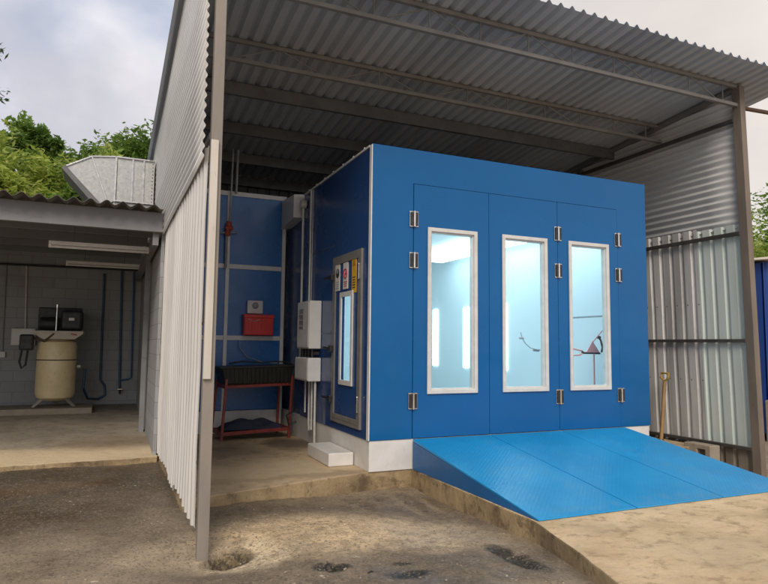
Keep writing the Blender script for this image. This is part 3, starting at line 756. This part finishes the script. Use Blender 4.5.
MB().tube([(-.99, 3.43, 2.52), (-.99, 3.43, 3.05)], .018, 8).tube([(-.95, 3.43, 3.2), (-.93, 3.43, 4.4)], .014, 8).tube([(-1.08, 3.43, 3.06), (-.82, 3.43, 3.08)], .01, 8).tube([(-.86, 3.46, 3.7), (-.85, 3.46, 4.4)], .02, 8).build('pipe_run', 'galv', gp, smooth=True)
MB().tube([(-.98, 3.43, 3.02), (-.96, 3.43, 3.24)], .042, 12).tube([(-1.02, 3.41, 3.14), (-.90, 3.41, 3.14)], .03, 10).build('valve', mat('orange_red_valve', (.45, .08, .04), (.35, .06, .03), 9, .5), gp, .004)
rbx = thing('red_tool_box', 'bright red plastic box fixed on the middle rail of the blue cabinet', 'box', (-.47, 3.45, 1.48))
MB().box(-.70, -.245, 3.33, 3.485, 1.49, 1.80).build('box_body', 'redbox', rbx, .012)
MB().box(-.71, -.235, 3.32, 3.484, 1.755, 1.81).build('lid', 'redbox', rbx, .008)
q = MB()
for k in range(9): q.box(-.68+k*.048, -.668+k*.048, 3.322, 3.331, 1.52, 1.72)
q.build('rib', 'redbox', rbx)
MB().bar((-.64, 3.325, 1.74), (-.56, 3.325, 1.70), .006, .012).bar((-.56, 3.325, 1.70), (-.46, 3.325, 1.73), .006, .012).build('latch_mark', mat('pinkish_scuff', (.6, .35, .3), None, 9, .5), rbx)
ss = thing('isolator_switch', 'small white switch box with a round dark knob above the red box', 'switch', (-.52, 3.47, 1.82))
MB().box(-.64, -.40, 3.41, 3.485, 1.825, 2.03).build('switch_body', 'paper', ss, .008)
MB().lathe((-.52, 3.41, 1.95), [(.05, 0), (.05, -.012), (.03, -.03)], 18, 'y').build('knob', 'sign_grey', ss)
pipe([(-.74, 3.45, 1.40), (-.74, 3.44, 1.30), (-.62, 3.42, 1.15), (-.4, 3.35, 1.08), (-.18, 3.3, 1.06)], .006, 'sign_grey', 'thin grey cable sagging from the red box to the black bin', 'cable', 'cable')

# ------------------------------------------------------------------ cart with bin and cloth
ct = thing('metal_cart', 'red painted two shelf metal cart in front of the blue cabinet', 'cart', (-.6, 2.95, 0))
lp = [(-1.10, 2.66), (-.13, 2.72), (-1.16, 3.22), (-.17, 3.25)]
top = [(-1.05, 2.68), (-.09, 2.74), (-1.10, 3.20), (-.16, 3.23)]
for (a, b_), (c, d), h in zip(lp, top, (.86, .90, .82, .84)):
    MB().bar((a, b_, .0), (c, d, h), .035).build('leg', 'redp', ct, .003)
MB().bar((-1.06, 2.68, .745), (-.10, 2.74, .775), .03, .04).bar((-1.10, 3.20, .745), (-.16, 3.23, .775), .03, .04).bar((-1.06, 2.68, .745), (-1.10, 3.2, .745), .03, .04).bar((-.10, 2.74, .775), (-.16, 3.23, .775), .03, .04).build('upper_frame', 'redp', ct, .003)
MB().bar((-1.10, 2.665, .10), (-.13, 2.725, .13), .03, .05).bar((-1.15, 3.21, .10), (-.17, 3.24, .13), .03, .05).bar((-1.10, 2.665, .10), (-1.15, 3.21, .10), .03, .05).bar((-.13, 2.725, .13), (-.17, 3.24, .13), .03, .05).build('lower_frame', 'redp', ct, .003)
MB().hexa([(-1.09, 2.68, .09), (-.15, 2.74, .12), (-.18, 3.22, .12), (-1.14, 3.2, .09), (-1.09, 2.68, .11), (-.15, 2.74, .14), (-.18, 3.22, .14), (-1.14, 3.2, .11)]).build('lower_shelf', 'rusty', ct)
bn = thing('plastic_bin', 'dark ribbed plastic bin lying on top of the red cart', 'bin', (-.6, 2.95, .78))
MB().hexa([(-1.06, 2.70, .775), (-.12, 2.74, .80), (-.15, 3.2, .80), (-1.09, 3.18, .775), (-1.13, 2.66, 1.02), (-.06, 2.70, 1.05), (-.1, 3.24, 1.05), (-1.15, 3.22, 1.02)]).build('tub', 'bin', bn, .02)
MB().hexa([(-1.15, 2.645, 1.0), (-.04, 2.685, 1.03), (-.08, 3.25, 1.03), (-1.17, 3.23, 1.0), (-1.15, 2.645, 1.025), (-.04, 2.685, 1.055), (-.08, 3.25, 1.055), (-1.17, 3.23, 1.025)]).build('rim', 'bin', bn, .008)
q = MB()
for k in range(16):
    x = -1.05 + k*.06; q.hexa([(x, 2.695, .79), (x+.02, 2.695, .79), (x+.02, 2.71, .79), (x, 2.71, .79), (x-.02, 2.655, 1.0), (x, 2.655, 1.0), (x, 2.68, 1.0), (x-.02, 2.68, 1.0)])
q.build('rib', 'bin', bn)
def heap(cx, cy, z0, rx, ry, h, seed, name, m, label, cat):
    r = random.Random(seed); n = 28; mb = MB(); ph = [r.uniform(0, 6.28) for _ in range(8)]
    for j in range(n+1):
        for i in range(n+1):
            u, v = i/n*2-1, j/n*2-1; e = max(0, 1-max(abs(u), abs(v))**3)
            fold = .5+.5*math.sin(5*u+3*v+ph[0]+1.5*math.sin(4*v+ph[1]))*.6+.3*math.sin(9*v-4*u+ph[2])*.5
            mb.v.append((cx+u*rx*(1+.04*math.sin(6*v+ph[3])), cy+v*ry*(1+.06*math.sin(5*u+ph[4])), z0+.004+h*e*(.35+.65*fold)))
    for j in range(n):
        for i in range(n): k = j*(n+1)+i; mb.f.append((k, k+1, k+n+2, k+n+1))
    b0 = len(mb.v)
    edge = [i for i in range(n+1)] + [(j)*(n+1)+n for j in range(1, n+1)] + [n*(n+1)+i for i in range(n-1, -1, -1)] + [j*(n+1) for j in range(n-1, 0, -1)]
    for e_ in edge: x, y, z = mb.v[e_]; mb.v.append((x, y, z0))
    k = len(edge)
    for i in range(k): mb.f.append((edge[i], edge[(i+1) % k], b0+(i+1) % k, b0+i))
    mb.f.append(tuple(b0+i for i in range(k)))
    return tag(mb.build(name, m, None, smooth=True), label, cat)
heap(-.64, 2.95, .14, .44, .22, .14, 5, 'cloth_pile', 'cloth', 'crumpled dark navy cloth lying on the lower cart shelf', 'cloth')
pipe([(-1.0, 2.8, 1.07), (-.8, 2.9, 1.10), (-.5, 2.85, 1.085), (-.3, 2.9, 1.10), (-.15, 2.8, 1.09), (-.1, 2.72, 1.07)], .012, 'black', 'black hose lying coiled along the top of the dark bin', 'hose', 'hose')

# ------------------------------------------------------------------ lean-to shed on the left
sh = thing('lean_to_shed', 'low dark lean-to shed with a corrugated roof beside the tall bay', 'shed', (-5.3, 4.7, -.06))
SX0, SX1 = -9., -2.02
def shz(y): return 2.98 + .045*(y-2.)
mb = corrugated((SX0, 1.82, shz(1.82)+.035), (1,0,0), SX1-SX0-.02, Vector((0,1,.045)), 5.75, (0,0,1), sine(.178, .055), 4, .003)
solid(mb.build('roof', 'shed_roof', sh, smooth=True), .006)
MB().box(SX0, SX1, 2.06, 2.12, 2.76, 3.01).build('front_beam', 'shed_beam', sh, .004)
for y in (3.3, 4.6, 5.9, 7.1):
    MB().box(SX0, SX1-.05, y-.025, y+.025, shz(y)-.16, shz(y)+.02).build('purlin', 'shed_beam', sh, .003)
MB().box(SX1-.11, SX1-.04, 2.14, 7.3, 2.60, 2.74).build('side_beam', 'shed_beam', sh)
MB().box(SX1+.0, SX1+.04, 2.2, 7.34, -.1, 2.78).build('side_wall', 'blockwall', sh)
MB().box(SX1+.035, SX1+.105, 3.96, 4.03, .0, 2.9).build('post', 'shed_beam', sh, .003)
MB().box(SX0, SX1+.06, 7.36, 7.5, -.1, 3.27).build('back_wall', 'blockwall', sh)
MB().box(SX0-.1, SX0, 2.1, 7.5, -.1, 3.2).build('end_wall', 'blockwall', sh)
# shed post stands free of the sheeting
for ch in sh.children:
    if ch.name.startswith('post'): ch.location.x -= .13
def tube_light(x0, x1, y, z, label):
    t = thing('tube_light', label, 'lamp', ((x0+x1)/2, y, z), 'long tube lights under the shed roof')
    h = MB().box(x0, x1, y-.035, y+.035, z, z+.05).build('lamp_housing', 'lampw', t, .004)
    MB().tube([(x0+.03, y, z-.022), (x1-.03, y, z-.022)], .018, 12).build('tube', 'paper', t, smooth=True)
    MB().box(x0, x0+.03, y-.02, y+.02, z-.04, z).box(x1-.03, x1, y-.02, y+.02, z-.04, z).build('end_cap', 'lampw', t)
    MB().bar((x0+.3, y, z+.05), (x0+.3, y, shz(y)+.03), .012).bar((x1-.3, y, z+.05), (x1-.3, y, shz(y)+.03), .012).build('hanger', 'rust_grey', t)
tube_light(-3.37, -2.11, 3.0, 2.64, 'pale tube light nearest the front beam of the shed')
tube_light(-3.34, -2.08, 6.1, 2.75, 'pale tube light deeper in the shed, nearer the block wall')
# pipes on the block wall
WY = 7.32
pipe([(-5.2, WY, 2.80), (-2.0, WY, 2.83)], .02, 'black', 'long dark pipe running level high on the shed wall', 'air_pipe', 'pipe')
pipe([(-2.72, WY, 2.72), (-2.70, WY, .62), (-2.62, WY, .5), (-2.60, WY, .32), (-2.72, WY, .24), (-2.9, WY-.3, .28), (-2.98, WY-.6, .5), (-2.96, 6.72, .86)], .022, 'bluepipe', 'dark blue pipe next to the compressor curving to its outlet', 'air_pipe', 'pipe')
pipe([(-2.40, WY, 2.80), (-2.35, WY, .60), (-2.34, WY, .44)], .022, 'bluepipe', 'dark blue drop pipe in the middle of the wall ending in a tap', 'air_pipe', 'pipe')
pipe([(-2.17, WY, 2.80), (-2.14, WY, .66), (-2.2, WY, .62), (-2.35, WY-.0, .60)], .018, mat('bright_blue_pipe', (.03, .12, .28), None, 5, .4), 'brighter blue pipe nearest the shed post joining the tap', 'air_pipe', 'pipe')
pipe([(-4.08, WY+.01, 2.80), (-4.04, WY+.01, 1.60)], .014, 'conduit', 'thin white conduit dropping to the white switchboard', 'conduit', 'conduit')
pipe([(-4.42, WY+.01, 2.80), (-4.40, WY+.01, 1.15)], .012, 'sign_grey', 'thin grey conduit dropping to the small wall socket', 'conduit', 'conduit')
tv = thing('drain_tap', 'small dark tap at the foot of the middle wall pipe', 'tap', (-2.34, WY, .4))
MB().tube([(-2.34, WY, .46), (-2.34, WY-.04, .40), (-2.33, WY-.06, .34)], .02, 8).build('tap_body', 'black', tv, smooth=True)
MB().bar((-2.38, WY-.05, .43), (-2.29, WY-.05, .43), .02, .012).build('handle', 'chrome', tv)
sb = thing('switchboard', 'pale grey switchboard on the block wall left of the compressor', 'electric box', (-4.05, WY, 1.3))
MB().box(-4.26, -3.86, 7.25, 7.355, 1.28, 1.60).build('board_body', 'conduit', sb, .008)
MB().box(-4.24, -3.88, 7.243, 7.249, 1.30, 1.58).build('board_door', 'paper', sb, .002)
so = MB().box(-4.48, -4.34, 7.30, 7.355, 1.05, 1.16).build('wall_socket', 'conduit', None, .006); tag(so, 'small pale wall socket at the left end of the block wall', 'socket')

# compressor
cp = thing('air_compressor', 'beige upright air compressor tank with a black motor on top', 'compressor', (-3.42, 6.55, .19))
pl = MB().box(-4.35, -2.8, 6.15, 7.0, .0, .19).build('concrete_plinth', 'block', None, .01); tag(pl, 'low concrete plinth carrying the beige compressor', 'plinth')
cx, cy = -3.43, 6.55
MB().lathe((cx, cy, .38), [(.10, -.09), (.22, -.07), (.30, -.02), (.325, .06), (.325, .90), (.305, .97), (.22, 1.01), (.10, 1.03)], 40).build('tank', 'tank', cp, smooth=True)
lg = MB()
MB().lathe((cx, cy, .78), [(.3265, 0), (.3285, .002), (.3285, .01), (.3265, .012)], 40).build('weld_seam', 'tank', cp, smooth=True)
for a in (-150, -30, 90):
    r_ = math.radians(a); d = Vector((math.cos(r_), math.sin(r_), 0)); e = Vector((-d.y, d.x, 0))
    p0 = Vector((cx, cy, 0)) + d*.22; p1 = Vector((cx, cy, 0)) + d*.38
    MB().hexa([p1-e*.05+Vector((0,0,.20)), p1+e*.05+Vector((0,0,.20)), p1+e*.05-d*.02+Vector((0,0,.22)), p1-e*.05-d*.02+Vector((0,0,.22)),
               p0-e*.07+Vector((0,0,.34)), p0+e*.07+Vector((0,0,.34)), p0+e*.07-d*.02+Vector((0,0,.36)), p0-e*.07-d*.02+Vector((0,0,.36))]).build('leg', 'tank_leg', cp)
MB().prism([(cx-.38, cy-.26, 1.55), (cx+.42, cy-.26, 1.55), (cx+.42, cy-.26, 1.50), (cx+.28, cy-.26, 1.40), (cx-.22, cy-.26, 1.40), (cx-.38, cy-.26, 1.50)], (0, .5, 0)).build('top_plate', 'tank_leg', cp, .004)
MB().bar((cx+.22, cy-.264, 1.50), (cx+.32, cy-.264, 1.48), .004, .02).build('red_mark', 'sign_red', cp)
MB().lathe((cx-.30, cy, 1.68), [(.11, 0), (.12, .03), (.12, .28), (.10, .31)], 20, 'x').build('pump', 'motor', cp, .004)
MB().box(cx+.04, cx+.40, cy-.2, cy+.2, 1.57, 1.93).build('motor', 'motor', cp, .06, seg=4)
MB().box(cx-.34, cx+.38, cy+.06, cy+.12, 1.56, 1.98).build('belt_guard', 'motor', cp, .02)
MB().box(cx+.17, cx+.26, cy-.204, cy-.198, 1.74, 1.79).build('data_plate', 'paper', cp)
MB().tube([(cx-.02, cy-.24, 1.50), (cx-.02, cy-.24, 1.98)], .014, 8).lathe((cx-.02, cy-.24, 2.0), [(.03, -.03), (.03, .02), (.01, .03)], 12).build('relief_valve', 'chrome', cp, smooth=True)
MB().box(cx-.58, cx-.36, cy-.30, cy-.12, 1.20, 1.48).build('pressure_switch', 'motor', cp, .03)
MB().tube([(cx-.54, cy-.2, 1.2), (cx-.57, cy-.2, 1.0), (cx-.53, cy-.2, .88), (cx-.47, cy-.2, .95), (cx-.45, cy-.2, 1.2)], .018, 8).build('cable_loop', 'black', cp, smooth=True)
MB().tube([(cx-.37, cy-.2, 1.42), (cx-.2, cy-.28, 1.36), (cx-.05, cy-.25, 1.50)], .018, 8).build('copper_pipe', 'rusty', cp, smooth=True)
MB().tube([(cx+.28, cy-.05, .88), (cx+.42, cy, .90), (cx+.46, cy+.1, .86)], .025, 8).lathe((cx+.37, cy-.04, .91), [(.05, -.03), (.05, .03)], 10, 'x').build('outlet', 'galv', cp, smooth=True)
MB().lathe((cx, cy, 1.02), [(.3255, 0), (.3265, .001), (.3265, .02), (.3255, .021)], 40).build('red_line', 'rusty', cp, smooth=True)

# ------------------------------------------------------------------ galvanised duct on the left wall
du = thing('ventilation_duct', 'large galvanised duct with an angled elbow above the lean-to roof', 'duct', (-2.6, 4.3, 3.4))
def duct_mat():
    m, nt, b = new_mat('spangled_galvanised_duct'); p = coords(nt)
    v = N(nt, 'ShaderNodeTexVoronoi'); v.inputs['Scale'].default_value = 38; nt.links.new(p, v.inputs['Vector'])
    sp = N(nt, 'ShaderNodeSeparateColor'); nt.links.new(v.outputs['Color'], sp.inputs[0])
    col = mixc(nt, sp.outputs[0], (.38, .38, .37), (.46, .46, .44)); nt.links.new(col, b.inputs['Base Color'])
    b.inputs['Metallic'].default_value = .7; nt.links.new(ramp(nt, sp.outputs[1], 0, 1, .32, .5), b.inputs['Roughness'])
    return m
M['duct'] = duct_mat()
Y0, Y1 = 4.0, 4.65
MB().box(-2.58, -2.04, Y0, Y1, 3.52, 4.20).build('duct_run', 'duct', du, .004)
pol = [(-2.60, 4.20), (-2.94, 4.16), (-3.28, 3.97), (-2.76, 3.40), (-2.60, 3.52)]
q = MB().prism([(x, Y0, z) for x, z in pol], (0, Y1-Y0, 0)); q.build('elbow', 'duct', du, .004)
fl_ = MB()
for x in (-2.60, -2.36, -2.2): fl_.box(x-.012, x+.012, Y0-.022, Y0-.001, 3.50, 4.215)
fl_.bar((-2.94, Y0-.012, 4.16), (-2.70, Y0-.012, 3.48), .02, .018)
fl_.box(-2.6, -2.04, Y0-.03, Y0-.002, 4.19, 4.212); fl_.box(-2.6, -2.04, Y0-.03, Y0-.002, 3.505, 3.525)
fl_.bar((-2.60, Y0-.012, 4.205), (-2.94, Y0-.012, 4.165), .02, .02).bar((-2.94, Y0-.012, 4.165), (-3.28, Y0-.012, 3.975), .02, .02)
fl_.build('flange', 'chrome', du, .002)
MB().hexa([(-3.34, Y0-.04, 3.93), (-2.80, Y0-.04, 3.33), (-2.80, Y1+.04, 3.33), (-3.34, Y1+.04, 3.93), (-3.30, Y0-.04, 3.985), (-2.745, Y0-.04, 3.40), (-2.745, Y1+.04, 3.40), (-3.30, Y1+.04, 3.985)]).build('outlet_frame', 'rust_grey', du, .003)
MB().box(-2.62, -2.03, Y0+.02, Y1-.02, 3.20, 3.50).build('duct_skirt', 'galv', du)
q = MB()
for k in range(12): q.lathe((-2.07, Y0-.001, 3.55+k*.055), [(.008, 0), (.008, -.006)], 8, 'y')
q.build('rivet', 'rusty', du)

# ------------------------------------------------------------------ things by the right wall
sv = thing('garden_spade', 'worn spade with a yellow D handle leaning on the right wall', 'spade', (5.0, .66, -.3))
sh_a, sh_b = Vector((4.98, .66, -.02)), Vector((5.13, .70, .86))
MB().tube([sh_a, sh_b], .026, 10).build('shaft', 'wood', sv, smooth=True)
dz_ = (sh_b-sh_a).normalized()
MB().tube([sh_b, sh_b+Vector((0, .065, .05)), sh_b+Vector((0.01, .07, .12)), sh_b+Vector((.01, -.07, .12)), sh_b+Vector((0, -.065, .05)), sh_b], .016, 8).build('grip', 'yellow', sv, smooth=True)
MB().prism([(4.93, .55, -.30), (4.93, .77, -.30), (4.98, .78, -.03), (4.98, .66, .03), (4.98, .54, -.03)], (.008, 0, 0)).build('blade', 'rusty', sv)
bl = MB(); ring(-.30, .12, -.25, .06, -.22, -.09, -.18, .0, 0, .19, bl)
bl.v = [(5.0 - v[1], v[0], v[2]) for v in bl.v]
tag(bl.build('concrete_block', 'block', None, .012), 'beige hollow concrete block with a dark opening beside the ramp', 'block')
tag(MB().box(4.86, 5.12, .42, .86, -.28, -.07).build('painted_block', 'block', None, .015), 'flat sandy block lying under the spade', 'block')
heap(4.99, .62, -.07, .11, .24, .06, 9, 'rag', mat('pale_green_cloth', (.40, .46, .26), (.3, .34, .2), 9, .9, .05), 'pale green rag spread on the flat block under the spade', 'rag')
MB_ = MB().tube([(4.9, -.05, -.27), (4.95, .4, -.24)], .03, 8)

# ------------------------------------------------------------------ beyond the right wall
cn = thing('blue_outbuilding', 'bright blue clad outbuilding seen past the right post', 'building', (11, 3, -.3))
solid(corrugated((9.35, 2.0, .36), (1,0,0), 4.75, (0,0,1), 2.75, (0,-1,0), ibr(.2, .03), 1).build('wall', 'contblue', cn), .002)
MB().box(9.35, 14.1, 2.05, 6, -.3, 3.1).build('rear_wall', 'contblue', cn)
MB().box(9.3, 14.1, 1.9, 2.04, -.5, .36).build('footing_wall', 'block', cn, .02)
solid(corrugated((9.2, 1.75, 3.13), (1,0,0), 5.0, Vector((0,1,.05)), 4.5, (0,0,1), sine(.178, .05), 1).build('roof', mat('pale_roof_sheets', (.5, .45, .38), (.42, .38, .32), 4, .7), cn, smooth=True), .006)

# ------------------------------------------------------------------ trees
def make_tree(x, y, z0, h, cr, m, label, seed, nleaf=13000, leaf=.105, group='trees behind the buildings', zc=None, cat='tree', flat=.75):
    r = random.Random(seed); t = thing('leafy_tree', label, cat, (x, y, z0), group)
    base = Vector((x, y, z0)); zc = zc or h - cr*.9
    tops = []; br = MB(); tip = base + Vector((r.uniform(-.3, .3), r.uniform(-.3, .3), zc))
    br.tube([base, base.lerp(tip, .5)+Vector((r.uniform(-.2, .2), 0, 0)), tip], .20, 10, True, .09)
    clumps = []
    for k in range(26):
        a = r.uniform(0, 2*PI); el = math.asin(r.uniform(-.55, .98)); rad = cr*r.uniform(.5, 1.)
        c = Vector((x+math.cos(a)*math.cos(el)*rad, y+math.sin(a)*math.cos(el)*rad, z0+zc+math.sin(el)*rad*flat))
        clumps.append((c, cr*r.uniform(.22, .42)))
        s_ = base.lerp(tip, r.uniform(.6, 1.)); mid = s_.lerp(c, .5)+Vector((0, 0, .15*cr*r.random()))
        br.tube([s_, mid, c], .07, 6, True, .015)
    br.build('trunk', 'bark', t, smooth=True)
    lf = MB(); per = nleaf//len(clumps)
    for c, cr_ in clumps:
        for k in range(per):
            d = Vector((r.gauss(0, 1), r.gauss(0, 1), r.gauss(0, .8))); d.normalize()
            p = c + d*cr_*(r.random()**.45)*(1+.25*math.sin(5*d.x+3*d.z+seed))
            s_ = leaf*r.uniform(.5, 1.3); u = Vector((r.gauss(0, 1), r.gauss(0, 1), r.gauss(0, .5))).normalized(); w = u.cross(Vector((r.gauss(0, 1), r.gauss(0, 1), 1.5))).normalized()
            n = len(lf.v); lf.v += [tuple(p-u*s_), tuple(p+w*s_*.38), tuple(p+u*s_), tuple(p-w*s_*.38)]; lf.f.append((n, n+1, n+2, n+3))
    me = bpy.data.meshes.new('crown'); me.from_pydata(lf.v, [], lf.f); me.materials.append(M[m])
    o = bpy.data.objects.new('crown', me); COL.objects.link(o); o.parent = t; o.matrix_parent_inverse = Matrix.Translation(t.location).inverted()
    return t
make_tree(-6.0, 11.5, -.1, 6.9, 2.1, 'leaf_a', 'yellow green tree at the far left above the shed roof', 1)
make_tree(-4.2, 12.5, -.1, 6.5, 1.9, 'leaf_a', 'low yellow green tree directly left of the duct elbow', 2)
make_tree(-3.2, 15.5, -.1, 8.1, 1.7, 'leaf_b', 'taller mid green tree rising just behind the duct elbow', 3)
make_tree(-1.4, 15.0, -.1, 8.2, 2.0, 'leaf_b', 'mid green tree showing between duct and tall wall', 4)
make_tree(-5.0, 14.5, -.1, 7.5, 1.0, 'leaf_b', 'mid green tree with a pointed top behind the yellow green ones', 5, flat=1.3)
make_tree(-7.6, 14.0, -.1, 7.2, 2.0, 'leaf_b', 'broad mid green tree behind the left end of the shed', 6)
make_tree(-4.9, 10.2, -.1, 5.4, 1.4, 'leaf_a', 'short bushy yellow green tree close behind the shed', 7)
make_tree(-3.3, 11.5, -.1, 5.9, 1.3, 'leaf_b', 'small green tree below the duct elbow', 8)
make_tree(15.6, 7.5, -.3, 6.6, 2.6, 'leaf_a', 'bright green tree beyond the blue outbuilding at the right edge', 9, 12000)
make_tree(19.5, 9.5, -.3, 8.2, 3.0, 'leaf_b', 'taller green tree farther back at the right edge', 10, 12000)
make_tree(12.6, 7.5, -.3, 5.2, 2.2, 'leaf_b', 'lower green tree just right of the bay post', 11)
make_tree(-2.6, 13.4, -.1, 6.9, 1.5, 'leaf_a', 'light green tree filling the gap just over the duct', 12)
make_tree(-5.6, 10.6, -.1, 6.0, 1.7, 'leaf_a', 'rounded yellow green tree between the far left trees and the shed', 13)
# the tree whose twigs reach into the picture at the left edge
tw = thing('overhanging_tree', 'tree outside the left edge with twigs hanging into the sky', 'tree', (-7.2, 3.0, -.1))
q = MB().tube([(-11.2, 1.6, -.1), (-10.6, 1.8, 3), (-9.4, 2.3, 5.2), (-7.5, 2.8, 5.6), (-5.5, 3., 5.3), (-4.35, 3., 5.0)], .22, 10, True, .012)
tips = [((-5.2, 3, 5.25), (-4.05, 3., 5.18)), ((-5.0, 3, 5.1), (-3.98, 3., 4.55)), ((-5.3, 3, 5.2), (-4.2, 3.1, 4.75)), ((-5.5, 3, 5.3), (-4.5, 2.9, 5.5)), ((-5.6, 3, 5.3), (-4.9, 3.2, 4.6))]
for a, b_ in tips: q.tube([a, Vector(a).lerp(Vector(b_), .5)+Vector((0, 0, .06)), b_], .02, 6, True, .005)
q.build('trunk', 'bark', tw, smooth=True)
r = random.Random(21); lf = MB()
for a, b_ in tips:
    a, b_ = Vector(a), Vector(b_)
    for k in range(170):
        t_ = r.random()**.7; p = a.lerp(b_, t_)+Vector((r.gauss(0, .05), r.gauss(0, .06), r.gauss(0, .06)))
        u = (b_-a).normalized()*.6+Vector((r.gauss(0, .5), r.gauss(0, .5), r.gauss(0, .5))); u.normalize(); s_ = .05*r.uniform(.6, 1.3)
        w = u.cross(Vector((r.gauss(0, 1), r.gauss(0, 1), 1))).normalized(); n = len(lf.v)
        lf.v += [tuple(p-u*s_), tuple(p+w*s_*.3), tuple(p+u*s_), tuple(p-w*s_*.3)]; lf.f.append((n, n+1, n+2, n+3))
for k in range(3000):
    p = Vector((-8.0, 2.4, 6.0)) + Vector((r.gauss(0, 1.), r.gauss(0, .8), r.gauss(0, .8)))
    if p.x > -5.2: continue
    u = Vector((r.gauss(0, 1), r.gauss(0, 1), r.gauss(0, .5))).normalized(); w = u.cross(Vector((0, 0, 1))).normalized(); s_ = .08; n = len(lf.v)
    lf.v += [tuple(p-u*s_), tuple(p+w*s_*.35), tuple(p+u*s_), tuple(p-w*s_*.35)]; lf.f.append((n, n+1, n+2, n+3))
lf.build('crown', 'leaf_c', tw)

# ------------------------------------------------------------------ world, sun
SUN_EL, SUN_AZ = math.radians(38), math.radians(206)   # azimuth clockwise from +y: behind the camera, a little to its left
w = bpy.data.worlds.new('World'); S.world = w; w.use_nodes = True; nt = w.node_tree
bg = nt.nodes['Background']
sky = N(nt, 'ShaderNodeTexSky', sky_type='NISHITA'); sky.sun_disc = False; sky.sun_elevation = SUN_EL; sky.sun_rotation = SUN_AZ
tc = nt.nodes.new('ShaderNodeTexCoord')
mp = N(nt, 'ShaderNodeMapping'); mp.inputs['Scale'].default_value = (1, 1, 1.5); mp.inputs['Location'].default_value = (.35, .1, .2); nt.links.new(tc.outputs['Generated'], mp.inputs['Vector'])
cl1 = noise(nt, mp.outputs[0], 1.7, 7, .47, .25)
mask = ramp(nt, cl1, .38, .54, .25, 1)
cl2 = noise(nt, mp.outputs[0], 2.6, 7, .5, .2)
sep = N(nt, 'ShaderNodeSeparateXYZ'); nt.links.new(tc.outputs['Generated'], sep.inputs[0])
warm = ramp(nt, sep.outputs[0], -.1, .8)
c_lo = mixc(nt, warm, (4.2, 4.2, 4.7), (5.6, 5.1, 4.7)); c_hi = mixc(nt, warm, (6.8, 6.6, 6.8), (6.6, 6.1, 5.7))
cloud = mixc(nt, ramp(nt, cl2, .35, .65), c_lo, c_hi)
skyc = mixc(nt, 1.0, sky.outputs[0], sky.outputs[0])
skyb = N(nt, 'ShaderNodeVectorMath', operation='SCALE'); nt.links.new(sky.outputs[0], skyb.inputs[0]); skyb.inputs['Scale'].default_value = 1.1
mask = math_(nt, 'MAXIMUM', mask, ramp(nt, sep.outputs[0], .25, .6, 0, .93))
mx = mixc(nt, mask, skyb.outputs[0], cloud)
nt.links.new(mx, bg.inputs['Color']); bg.inputs['Strength'].default_value = .1
sd = bpy.data.lights.new('sun', 'SUN'); sd.energy = 1.5; sd.angle = math.radians(24); sd.color = (1, .90, .77)
so_ = bpy.data.objects.new('sun', sd); COL.objects.link(so_)
dirv = Vector((math.sin(SUN_AZ)*math.cos(SUN_EL), math.cos(SUN_AZ)*math.cos(SUN_EL), math.sin(SUN_EL)))
so_.rotation_euler = dirv.to_track_quat('Z', 'Y').to_euler(); so_.location = dirv*30

# ------------------------------------------------------------------ camera
cd = bpy.data.cameras.new('camera'); cam = bpy.data.objects.new('camera', cd); COL.objects.link(cam)
R3 = Matrix(((0.91419686, -0.40512544, 0.0108385), (-0.04453063, -0.07383302, 0.99627592), (0.40281648, 0.91127496, 0.08553841)))
mw = Matrix(((R3[0][0], R3[1][0], -R3[2][0]), (R3[0][1], R3[1][1], -R3[2][1]), (R3[0][2], R3[1][2], -R3[2][2]))).to_4x4()
mw.translation = Vector((-2.5985, -6.2465, 1.3548)); cam.matrix_world = mw
cd.sensor_width = 36; cd.lens = 36*621.54/768; cd.clip_start = .05; cd.clip_end = 1500
S.camera = cam
S.view_settings.view_transform = 'Standard'; S.view_settings.look = 'None'; S.view_settings.exposure = .55; S.view_settings.gamma = 1
S.render.resolution_x = 1024; S.render.resolution_y = 779
